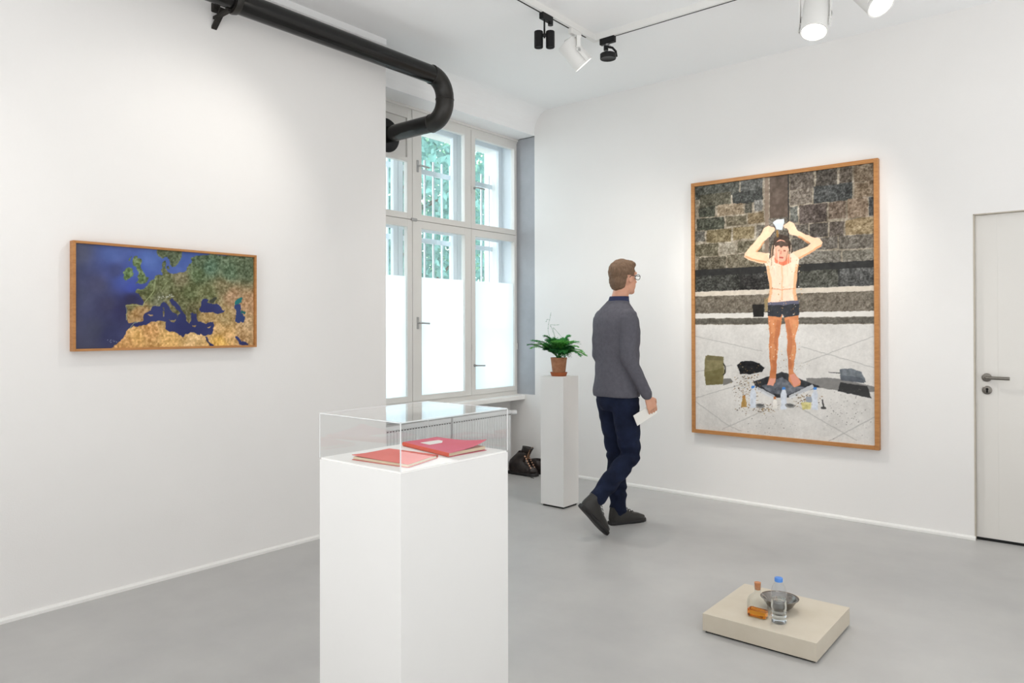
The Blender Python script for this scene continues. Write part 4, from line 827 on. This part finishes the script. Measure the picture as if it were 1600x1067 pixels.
# ------------------------------------------------------------------ pair of old leather boots
M_leath = mat('worn_dark_leather', (24, 21, 21), 0.3, rgb2=(56, 46, 42), vscale=26, bump=0.4, bscale=60, spec=0.5)
M_sole = mat('black_rubber_sole', (28, 27, 27), 0.6, bump=.1, bscale=80)
M_tan = mat('scuffed_tan_leather', (150, 116, 90), 0.7, rgb2=(92, 66, 50), vscale=60)
M_lace = mat('dark_lace', (34, 30, 28), 0.8)
M_eye = mat('copper_eyelet', (216, 172, 144), 0.4, metal=0.5)
def boot(name, heel, yaw, shaft, label, lean=0.09):
    heel = Vector(heel); t = thing(name, heel, label, 'boot', 'pair of worn boots on the floor')
    rot = Matrix.Rotation(yaw, 3, 'Z'); W_ = lambda x, y, z: heel+rot @ Vector((x, y, z))
    out = [(0.0, .022), (.02, .034), (.06, .037), (.11, .034), (.15, .036), (.20, .046), (.245, .048), (.28, .038), (.298, .018)]
    def outline(gr, z): return [W_(x*1.0+(gr if x > .29 else (-gr if x < .005 else 0)), (w_+gr), z) for x, w_ in out]+[W_(x+(gr if x > .29 else (-gr if x < .005 else 0)), -(w_+gr), z) for x, w_ in out[::-1]]
    b = B(); b.ring_loft([outline(0.000, 0.0), outline(.006, .004), outline(.006, .024), outline(.002, .03)]); b.done('sole', M_sole, t, smooth=True)
    b = B(); b.ring_loft([[W_(x, y, z) for x, y in ((-.004, .03), (.07, .04), (.07, -.04), (-.004, -.03))] for z in (-0.0, .022)]); b.done('heel', M_sole, t)
    # upper: sections from the sole to the top of the shaft; the instep collapses into the toe
    secs = []
    for z, xa, xb, wd in ((.026, -.004, .300, .047), (.048, -.010, .300, .047), (.075, -.010, .285, .045), (.100, -.006, .215, .042), (.130, .004, .165, .040), (.160, .028+lean*.15, .145+lean*.4, .037), (.190, .048+lean*.35, .150+lean*.6, .036), (.215, .055+lean*.5, .156+lean*.75, .036)):
        if z > shaft: break
        n = 28; ring = []
        for i in range(n):
            a = 2*PI*i/n; cx, hx = (xa+xb)/2, (xb-xa)/2; wob = 1+.05*math.sin(3*a+z*60)
            ring.append(W_(cx+hx*math.cos(a), wd*wob*math.copysign(abs(math.sin(a))**.8, math.sin(a)), z+0.006*math.sin(2*a+z*40)))
        secs.append(ring)
    b = B(); b.ring_loft(secs, caps=False); b.bm.faces.new([b.bm.verts.new(p) for p in secs[0]])
    up = b.done('upper', M_leath, t, smooth=True, angle=60)
    md = up.modifiers.new('thickness', 'SOLIDIFY'); md.thickness = 0.004; md.offset = -1
    if shaft > .2:
        b = B()                                # folded collar leaning out at the top of the shaft
        pr = []
        for z, g in ((.205, .0), (.24, .004), (.262, .010)):
            ring = []
            for i in range(28):
                a = 2*PI*i/28; cx, hx = .112+lean*(.65+ (z-.2)*6), .046+g; ring.append(W_(cx+hx*math.cos(a), (.034+g)*math.sin(a), z+.010*math.cos(a+2.6)))
            pr.append(ring)
        b.ring_loft(pr, caps=False); cl = b.done('ankle_collar', M_leath, t, smooth=True, angle=60); md = cl.modifiers.new('thickness', 'SOLIDIFY'); md.thickness = 0.004
        b = B(); tp = [(.160+lean*.3, .14), (.158+lean*.55, .19), (.155+lean*.85, .235), (.152+lean*1.0, .262)]
        b.ring_loft([[W_(x, y, z), W_(x+.006, y, z+.003)] + [W_(x+.006, -y, z+.003), W_(x, -y, z)] for (x, z), y in zip(tp, (.02, .024, .026, .02))]); b.done('tongue', M_tan, t, smooth=True)
        for k in range(6):                     # eyelets up both lacing flaps
            u = k/5
            for sg in (-1, 1):
                c = W_(.250-.085*u+lean*.25*u, sg*(.030), .078+.10*u); B().ellipsoid(c, (.010, .006, .009), sub=1).done('eyelet', M_eye, t, smooth=True)
            a_ = W_(.250-.085*u+lean*.25*u, -.030, .080+.10*u); c_ = W_(.250-.085*u+lean*.25*u, .030, .084+.10*u)
            B().tube([a_, (a_+c_)/2+Vector((0, 0, .012)), c_], .0028, 6).done('lace', M_lace, t, smooth=True)
        B().tube([W_(.24, -.03, .08), W_(.26, -.062, .03), W_(.28, -.075, .004), W_(.32, -.085, .003)], .0026, 6).done('lace_end', M_lace, t, smooth=True)
    else:
        for k in range(4): c = W_(.23-.022*k, 0, .088+.012*k); B().tube([c+rot @ Vector((0, -.03, -.006)), c+Vector((0, 0, .008)), c+rot @ Vector((0, .03, -.006))], .0028, 6).done('lace', M_lace, t, smooth=True)
boot('leather_boot', (-4.322, 5.215, 0), math.radians(5), .3, 'worn dark leather boot with copper eyelets and upright shaft, in front of its mate')
boot('leather_boot', (-4.215, 5.335, 0), math.radians(14), .135, 'low slumped dark leather boot behind its mate, toe pointing to the slim pedestal', 0.02)

# ------------------------------------------------------------------ low plinth with bottles and bowl
LX0, LX1, LY0, LY1, LZ = -1.402, -0.912, 3.036, 3.520, 0.084
M_mdf = mat('raw_mdf_plinth', (206, 196, 178), 0.55, rgb2=(214, 205, 189), vscale=5, bump=.04, bscale=120, spec=.35)
pl = thing('low_plinth', ((LX0+LX1)/2, (LY0+LY1)/2, 0), 'low beige wooden plinth on the grey floor', 'plinth')
B().box(LX0, LX1, LY0, LY1, 0.008, LZ, bev=0.0012).done('body', M_mdf, pl)
B().box(LX0+0.01, LX1-0.01, LY0+0.01, LY1-0.01, 0, 0.01).done('recessed_base', M_dark, pl)
M_bglass = clear_mat('bottle_glass', (0.93, 0.945, 0.94), 1.62)
M_pet = clear_mat('clear_bottle_plastic', (0.93, 0.945, 0.96), 1.55)
def liquid(name, rgb, ior):
    m = bpy.data.materials.new(name); m.use_nodes = True; nt = m.node_tree; nt.nodes.clear(); out = nt.nodes.new('ShaderNodeOutputMaterial'); g = nt.nodes.new('ShaderNodeBsdfGlass')
    g.inputs['Color'].default_value = (*rgb, 1); g.inputs['IOR'].default_value = ior; g.inputs['Roughness'].default_value = 0.01; nt.links.new(g.outputs[0], out.inputs[0]); return m
M_water = liquid('water', (0.97, 0.985, 0.99), 1.33); M_oil = liquid('amber_oil', (0.98, 0.66, 0.16), 1.40)
M_cork = mat('cork', (188, 124, 82), 0.85, rgb2=(206, 146, 104), vscale=120)
M_cap = mat('blue_plastic_cap', (88, 148, 232), 0.4)
zt = LZ+0.0002
# square-shouldered glass bottle
GB = on_z(1184, 963, LZ); t = thing('glass_bottle', (GB.x, GB.y, zt), 'small corked glass bottle with amber oil in the bottom', 'bottle')
def sq_ring(c, hx, hy, rad, z, n=6):
    pts = []
    for cx, cy, a0 in ((hx-rad, hy-rad, 0), (-hx+rad, hy-rad, PI/2), (-hx+rad, -hy+rad, PI), (hx-rad, -hy+rad, 3*PI/2)):
        for i in range(n): a = a0+PI/2*i/(n-1); pts.append(Vector((c.x+cx+rad*math.cos(a), c.y+cy+rad*math.sin(a), z)))
    return pts
H1, H2 = 0.050, 0.030                        # half width along the plinth front, half depth
prof = [(.046, .027, .012, .0), (H1, H2, .012, .004), (H1, H2, .012, .085), (.047, H2, .014, .102), (.040, .027, .018, .118), (.028, .022, .018, .130), (.017, .017, .0165, .139), (.0155, .0155, .015, .146), (.0155, .0155, .015, .166), (.019, .019, .0185, .168), (.019, .019, .0185, .175)]
B().ring_loft([sq_ring(GB, a*.84, b_*.84, c*.84, zt+z*.76) for a, b_, c, z in prof], caps=False).done('glass_body', M_bglass, t, smooth=True, angle=60)
B().ring_loft([sq_ring(GB, .046*.84, .027*.84, .01, zt), sq_ring(GB, .046*.84, .027*.84, .01, zt+.003)]).done('glass_base', M_bglass, t)
B().ring_loft([sq_ring(GB, .0385, .0222, .009, zt+.004), sq_ring(GB, .040, .0235, .009, zt+.008), sq_ring(GB, .040, .0235, .009, zt+.030)]).done('oil', M_oil, t, smooth=True)
B().cyl((GB.x, GB.y, zt+.118), (GB.x, GB.y, zt+.150), .0115, .0142, 20).done('cork_stopper', M_cork, t, smooth=True)
# water bottle
WB = on_z(1217, 972.5, LZ); t = thing('water_bottle', (WB.x, WB.y, zt), 'clear ribbed plastic water bottle with a blue cap', 'bottle')
WS = Matrix.Translation((0, 0, zt)) @ Matrix.Diagonal((1, 1, .905, 1)) @ Matrix.Translation((0, 0, -zt))
bp = [(0, .004), (.016, .003), (.026, .0), (.0325, .006), (.0325, .018), (.0305, .022), (.0305, .028), (.0325, .032), (.0325, .036), (.0305, .040), (.0305, .046), (.0325, .050), (.0325, .054), (.0305, .058), (.0305, .064), (.0325, .068), (.0325, .092), (.0310, .097), (.0325, .102), (.0325, .140), (.031, .154), (.026, .172), (.019, .186), (.014, .193), (.014, .208)]
B().lathe(bp, (WB.x, WB.y, zt), 36, mtx=WS).done('plastic_body', M_pet, t, smooth=True, angle=60)
B().lathe([(0, .006)]+[(max(0, r_-.0014), z_) for r_, z_ in bp[2:18]]+[(.0311, .112), (0, .112)], (WB.x, WB.y, zt), 36, mtx=WS).done('water', M_water, t, smooth=True, angle=60)
B().lathe([(0, .214), (.0155, .214), (.017, .212), (.017, .196), (.0155, .195), (0, .195)], (WB.x, WB.y, zt), 28, mtx=WS).done('cap', M_cap, t, smooth=True)
# steel bowl
SB = Vector((-1.152, 3.300, zt)); t = thing('metal_bowl', SB, 'shallow polished metal bowl behind the two bottles', 'bowl')
b = B(); b.lathe([(0, .002), (.030, .001), (.034, 0), (.040, .003), (.056, .018), (.069, .038), (.074, .050), (.082, .052), (.083, .054), (.076, .0535), (.0725, .052), (.067, .039), (.054, .021), (.039, .007), (0, .005)], SB, 48)
b.done('bowl_shell', mat('polished_tin', (138, 134, 130), 0.24, metal=1.0, bump=.05, bscale=50), t, smooth=True, angle=50)
B().lathe([(0, .014), (.046, .014), (.046, .013), (0, .013)], SB, 32).done('water', M_water, t)

# ------------------------------------------------------------------ the visitor walking past
hv = Vector((.39, .92, 0)).normalized(); rtv = Vector((hv.y, -hv.x, 0)); PO = Vector((-2.539, 4.323, 0))-hv*0.085
def H(f, s, z): return PO+hv*f+rtv*s+Vector((0, 0, z))
ZA = Vector((0, 0, 1))
def esec(c, u, v, a, b_, n=20, e=1.0):
    return [c+u*a*math.copysign(abs(math.cos(t))**e, math.cos(t))+v*b_*math.copysign(abs(math.sin(t))**e, math.sin(t)) for t in [2*PI*i/n for i in range(n)]]
def limb3(b, pts, n=18):
    """tapered limb: pts = [(point, radius or (ra along heading, rb across)),...]"""
    rings = []
    for i, (p, r_) in enumerate(pts):
        d_ = (pts[min(i+1, len(pts)-1)][0]-pts[max(i-1, 0)][0]).normalized()
        v = (rtv-d_*rtv.dot(d_)).normalized(); u = v.cross(d_)
        ra, rb = r_ if isinstance(r_, tuple) else (r_, r_); rings.append(esec(p, u, v, ra, rb, n))
    b.ring_loft(rings)
    for (p, r_) in (pts[0], pts[-1]): rr = min(r_) if isinstance(r_, tuple) else r_; b.ellipsoid(p, (rr*.98,)*3, sub=2)
def remesh(b, voxel, smooth=6, fac=.5):
    me = b.mesh('tmp'); o = bpy.data.objects.new('tmp', me); COL.objects.link(o)
    m = o.modifiers.new('r', 'REMESH'); m.mode = 'VOXEL'; m.voxel_size = voxel; m.use_smooth_shade = True
    m2 = o.modifiers.new('s', 'SMOOTH'); m2.iterations = smooth; m2.factor = fac
    dg = bpy.context.evaluated_depsgraph_get(); dg.update()
    r_ = bpy.data.meshes.new_from_object(o.evaluated_get(dg)); bpy.data.objects.remove(o, do_unlink=True); bpy.data.meshes.remove(me); return r_
def warp(me, fn):
    n = len(me.vertices); co = np.empty(n*3, np.float32); no = np.empty(n*3, np.float32)
    me.vertices.foreach_get('co', co); me.vertices.foreach_get('normal', no); co = co.reshape(-1, 3); no = no.reshape(-1, 3)
    out = np.array([fn(Vector(a), Vector(b_)) for a, b_ in zip(co.tolist(), no.tolist())], np.float32)
    me.vertices.foreach_set('co', out.reshape(-1)); me.update()
M_skin = mat('skin', (214, 158, 130), 0.5, rgb2=(222, 168, 142), vscale=12, spec=.4)
M_hair = mat('short_brown_hair', (98, 74, 56), 0.7, rgb2=(134, 106, 82), vscale=30, stretch=(6, 6, 1), bump=.4, bscale=90)
M_knit = mat('grey_knit_sweater', (92, 91, 99), 0.95, rgb2=(102, 101, 109), vscale=40, bump=.25, bscale=260, spec=.15)
M_jean = mat('dark_blue_jeans', (16, 22, 40), 0.85, rgb2=(28, 37, 62), vscale=9, bump=.2, bscale=140, spec=.2)
M_shoe = mat('dark_brown_shoe', (24, 22, 20), 0.38, rgb2=(40, 37, 34), vscale=20, bump=.1, bscale=70)
M_navy = mat('navy_collar', (40, 48, 82), 0.85)
HC = H(.058, 0, 1.700)                        # head centre
hh = (hv*math.cos(math.radians(-6))+rtv*math.sin(math.radians(-6))).normalized(); hr = Vector((hh.y, -hh.x, 0))
HR = Matrix((hh, -hr, ZA)).transposed()       # head axes: forward, left, up
def HD(f, s, z): return HC+hh*f+hr*s+ZA*z
# joints
LHIP, LKN, LAN = H(.0, -.085, .90), H(.055, -.088, .50), H(.070, -.088, .095)
RHIP, RKN, RAN = H(.0, .085, .90), H(.035, .098, .50), H(-.262, .112, .235)
TPIT = math.radians(46); TFD = hv*math.cos(TPIT)-ZA*math.sin(TPIT); TUP = hv*math.sin(TPIT)+ZA*math.cos(TPIT); TP0 = H(-.185, .115, .014)-TFD*.278   # trailing shoe
RSH, REL, RWR = H(-.02, .162, 1.430), H(-.05, .192, 1.165), H(.085, .222, .905)
LSH, LEL, LWR = H(-.005, -.168, 1.430), H(.0, -.215, 1.165), H(.13, -.20, .93)
b = B()
b.ring_loft([esec(H(f, 0, z), hv, rtv, a, c, 24) for f, z, a, c in ((0, .84, .09, .13), (-.01, .94, .105, .150), (0, 1.06, .092, .132), (.0, 1.2, .10, .140), (.0, 1.32, .108, .150), (-.005, 1.42, .095, .155), (.0, 1.475, .075, .12), (.01, 1.51, .055, .07))])
limb3(b, [(H(.0, 0, 1.47), .062), (H(.02, 0, 1.55), .056), (HD(-.015, 0, -.075), .055)])
for hip, kn, an in ((LHIP, LKN, LAN), (RHIP, RKN, RAN)):
    limb3(b, [(hip, (.078, .072)), (hip.lerp(kn, .5), (.07, .064)), (kn, (.05, .048)), (kn.lerp(an, .3), (.05, .046)), (an, (.034, .032))])
limb3(b, [(LAN, .036), (H(.10, -.088, .05), (.03, .034)), (H(.235, -.09, .04), (.02, .038))]); limb3(b, [(RAN, .034), (TP0+TFD*.09+TUP*.05, (.024, .028)), (TP0+TFD*.20+TUP*.038, (.012, .028))])
for sh, el, wr in ((RSH, REL, RWR), (LSH, LEL, LWR)):
    limb3(b, [(sh, .048), (sh.lerp(el, .5), .041), (el, .034), (el.lerp(wr, .35), .035), (wr, (.021, .026))])
# head: skull, jaw, nose, brow, ears, lips
b.ellipsoid(HD(-.012, 0, .018), (.094, .074, .098), HR); b.ellipsoid(HD(.030, 0, -.045), (.062, .056, .072), HR); b.ellipsoid(HD(.066, 0, -.092), (.024, .027, .022), HR)
b.ellipsoid(HD(.068, 0, .030), (.022, .056, .018), HR); b.ring_loft([esec(HD(f, 0, z), hh, hr, a, c, 10) for f, z, a, c in ((.084, .022, .008, .008), (.096, -.008, .011, .010), (.103, -.030, .014, .016), (.090, -.042, .010, .014))])
b.ellipsoid(HD(.086, 0, -.060), (.012, .022, .008), HR, 2); b.ellipsoid(HD(.082, 0, -.072), (.012, .019, .007), HR, 2)
for sg in (-1, 1): b.ellipsoid(HD(-.004, sg*.074, -.010), (.020, .009, .032), HR, 2)
# hands: palm and five bent fingers
def hand(b, wr, d_, side, curl):
    """d_ = direction of the hand from the wrist; side = +1 right, -1 left; palm faces the thigh"""
    d_ = d_.normalized(); inw = (-rtv*side); inw = (inw-d_*inw.dot(d_)).normalized(); fwd_ = (hv-d_*hv.dot(d_)); fwd_ = (fwd_-inw*fwd_.dot(inw)).normalized()
    rings = []
    for k_, wd, thk in ((0, .024, .019), (.03, .034, .017), (.065, .041, .015), (.09, .040, .012)): rings.append([wr+d_*k_+fwd_*wd*math.cos(t)+inw*thk*math.sin(t) for t in [2*PI*i/14 for i in range(14)]])
    b.ring_loft(rings)
    for k_, (off, L_) in enumerate(((.031, .068), (.011, .077), (-.010, .072), (-.030, .056))):
        p0 = wr+d_*.082+fwd_*off; a1, a2, a3 = curl*.5, curl*1.15, curl*1.7
        dd = lambda a: d_*math.cos(a)+inw*math.sin(a)
        p1 = p0+dd(a1)*L_*.45; p2 = p1+dd(a2)*L_*.32; p3 = p2+dd(a3)*L_*.25; b.tube([p0, p1, p2, p3], [.0085, .0078, .0072, .0060], 10); b.ellipsoid(p3, (.0060,)*3, sub=1)
    p0 = wr+d_*.028+fwd_*.026; p1 = p0+(fwd_*.75+d_*.6+inw*.35).normalized()*.036; p2 = p1+(fwd_*.15+d_*.85+inw*.55).normalized()*.030; p3 = p2+(d_*.8+inw*.7-fwd_*.15).normalized()*.022
    b.tube([p0, p1, p2, p3], [.013, .0108, .0095, .0072], 10); b.ellipsoid(p3, (.0072,)*3, sub=1)
    return d_, inw, fwd_
rd, rin, rfw = hand(b, RWR, (RWR-REL).normalized()*.8-ZA*.35+hv*.1, 1, .75); hand(b, LWR, (LWR-LEL).normalized()*.8-ZA*.3, -1, .5)
body = finish('person', remesh(b, .0042, 4), M_skin, label='person in grey sweater and dark jeans walking past the large photograph', cat='person', smooth=True, origin=PO, angle=180)
# trousers
b = B()
b.ring_loft([esec(H(f, 0, z), hv, rtv, a, c, 24) for f, z, a, c in ((0, .80, .10, .135), (-.01, .90, .125, .170), (-.006, .97, .118, .162), (0, 1.02, .11, .15))])
limb3(b, [(LHIP-ZA*.02, (.100, .092)), (LHIP.lerp(LKN, .5), (.088, .082)), (LKN, (.070, .066)), (LKN.lerp(LAN, .35), (.068, .064)), (LAN+ZA*.03, (.058, .056)), (LAN+ZA*.0, (.060, .058))])
limb3(b, [(RHIP-ZA*.02, (.100, .092)), (RHIP.lerp(RKN, .5), (.088, .082)), (RKN, (.070, .066)), (RKN.lerp(RAN, .35), (.067, .063)), (RKN.lerp(RAN, .93), (.056, .054))])
me = remesh(b, .008, 5)
warp(me, lambda c, n: c+n*(.0045*math.sin(c.z*70+4*mnoise.noise(c*9))*(1 if c.z < .62 else .35)))    # soft folds
finish('trousers', me, M_jean, body, smooth=True, angle=180)
# sweater with sleeves, hem and cuffs
b = B()
b.ring_loft([esec(H(f, 0, z), hv, rtv, a, c, 28, .9) for f, z, a, c in ((-.004, .895, .138, .178), (-.006, .925, .140, .180), (-.004, 1.02, .132, .172), (0, 1.12, .128, .168), (.0, 1.24, .134, .174), (-.004, 1.34, .138, .180), (-.008, 1.42, .120, .182), (-.008, 1.465, .098, .158), (.0, 1.51, .078, .112), (.010, 1.545, .066, .074))])
for sh, el, wr in ((RSH, REL, RWR), (LSH, LEL, LWR)):
    limb3(b, [(sh-ZA*.004, (.068, .060)), (sh.lerp(el, .4), (.062, .056)), (el, (.053, .050)), (el.lerp(wr, .45), (.047, .045)), (el.lerp(wr, .96), (.036, .036))])
me = remesh(b, .007, 5)
warp(me, lambda c, n: c+n*.0055*mnoise.noise(Vector((c.x*7, c.y*7, c.z*16))))
finish('sweater', me, M_knit, body, smooth=True, angle=180)
b = B(); b.ring_loft([esec(H(.012, 0, 1.528), hv, rtv, .073, .082, 24), esec(H(.016, 0, 1.548), hv, rtv, .068, .073, 24), esec(H(.020, 0, 1.570), hv, rtv, .065, .067, 24), esec(H(.020, 0, 1.562), hv, rtv, .058, .060, 24)], caps=False)
finish('shirt_collar', b.mesh(), M_navy, body, smooth=True)
# hair: cap over skull, cut square above the forehead, short at the nape
b = B(); b.ellipsoid(HD(-.020, 0, .034), (.098, .083, .094), HR, 4); b.ellipsoid(HD(-.052, 0, -.020), (.058, .068, .078), HR, 3); b.ellipsoid(HD(.040, 0, .086), (.050, .058, .036), HR, 3)
for sg in (-1, 1): b.ellipsoid(HD(.018, sg*.062, .030), (.022, .014, .045), HR, 2)
me = remesh(b, .0055, 3)
bm = bmesh.new(); bm.from_mesh(me)
def face_side(co): q = co-HC; f, z = q.dot(hh), q.z; return f > .062 and z < .070 or (f > .030 and z < .030) or (f > -.034 and z < .010)
bmesh.ops.delete(bm, geom=[v for v in bm.verts if face_side(v.co)], context='VERTS')
for v in bm.verts: v.co += v.normal*.004*mnoise.noise(v.co*55) if v.normal.length > 0 else Vector()
bm.to_mesh(me); bm.free()
ho = finish('hair', me, M_hair, body, smooth=True, angle=180)
# glasses
M_gl = mat('dark_glasses_frame', (34, 28, 28), 0.35)
b = B()
for sg in (-1, 1):
    c = HD(.102, sg*.034, .004); b.tube([c+hr*.025*math.cos(t)+ZA*.018*math.sin(t)-hh*.006*abs(math.cos(t)) for t in [2*PI*i/18 for i in range(19)]], .0022, 6, caps=False)
    b.tube([HD(.094, sg*.062, .008), HD(.05, sg*.076, .008), HD(-.004, sg*.081, .010), HD(-.02, sg*.080, -.004)], .0023, 6)
b.tube([HD(.102, -.010, .008), HD(.110, 0, .010), HD(.102, .010, .008)], .0020, 6)
finish('glasses', b.mesh(), M_gl, body, smooth=True)
for sg in (-1, 1):
    B().ellipsoid(HD(.0600, sg*.031, .004), (.012, .012, .009), HR, 2).done('eye', mat('eye_white', (236, 232, 226), .2), body, smooth=True)
# shoes
def shoe(P0, fdir, up, nm='shoe'):
    """P0 = underside of the heel; fdir = towards the toe; up = away from the sole"""
    fdir = fdir.normalized(); lat = fdir.cross(up).normalized(); up = lat.cross(fdir).normalized(); W_ = lambda x, y, z: P0+fdir*x+lat*y+up*z
    out = [(0.0, .020), (.02, .031), (.06, .034), (.12, .033), (.17, .041), (.215, .045), (.255, .040), (.285, .024), (.292, .008)]
    ol = lambda g, z: [W_(x, w_+g, z) for x, w_ in out]+[W_(x, -(w_+g), z) for x, w_ in out[::-1]]
    b = B(); b.ring_loft([ol(-.001, 0), ol(.003, .004), ol(.003, .020), ol(-.001, .024)]); so = finish(nm, b.mesh(), M_sole, body, smooth=True, angle=50)
    b = B()
    for z, xa, xb, wd in ((.02, .0, .290, .043), (.042, -.004, .284, .043), (.062, -.002, .235, .040), (.080, .002, .165, .037), (.098, .006, .120, .036), (.118, .010, .112, .036)):
        pass
    rings = []
    for z, xa, xb, wd in ((.02, .0, .290, .043), (.042, -.004, .284, .043), (.062, -.002, .235, .040), (.080, .002, .165, .037), (.098, .006, .120, .036), (.120, .010, .112, .036)):
        rings.append([W_((xa+xb)/2+(xb-xa)/2*math.cos(t), wd*math.copysign(abs(math.sin(t))**.8, math.sin(t)), z) for t in [2*PI*i/24 for i in range(24)]])
    b.ring_loft(rings); finish('shoe_upper', b.mesh(), M_shoe, so, smooth=True, angle=60)
    for k_ in range(4): x = .185-.022*k_; B().tube([W_(x, -.026, .066+.012*k_), W_(x+.004, 0, .079+.012*k_), W_(x, .026, .066+.012*k_)], .0028, 6).done('lace', M_lace, so, smooth=True)
shoe(H(-.005, -.088, 0.0), hv*math.cos(.06)+rtv*math.sin(.06), ZA)
shoe(TP0, TFD, TUP)
# folded leaflet in the hand
lc = RWR+rd*.105+rin*.014
lf = thing('leaflet', lc, 'folded white leaflet held in the walking person\'s hand', 'leaflet')
ua = (-hv*.9-ZA*.42).normalized(); ub = ua.cross(rtv).normalized()
b = B(); b.prism([lc+ua*.15-ub*.03, lc+ua*.15+ub*.045, lc-ua*.03+ub*.045, lc-ua*.03-ub*.03], -rin*.0025); b.done('front_leaf', M_label, lf)
b = B(); b.prism([lc+ua*.146-ub*.032+rin*.006, lc+ua*.15+ub*.045+rin*.001, lc-ua*.03+ub*.045+rin*.001, lc-ua*.03-ub*.032+rin*.006], rin*.0012); b.done('back_leaf', M_label, lf)
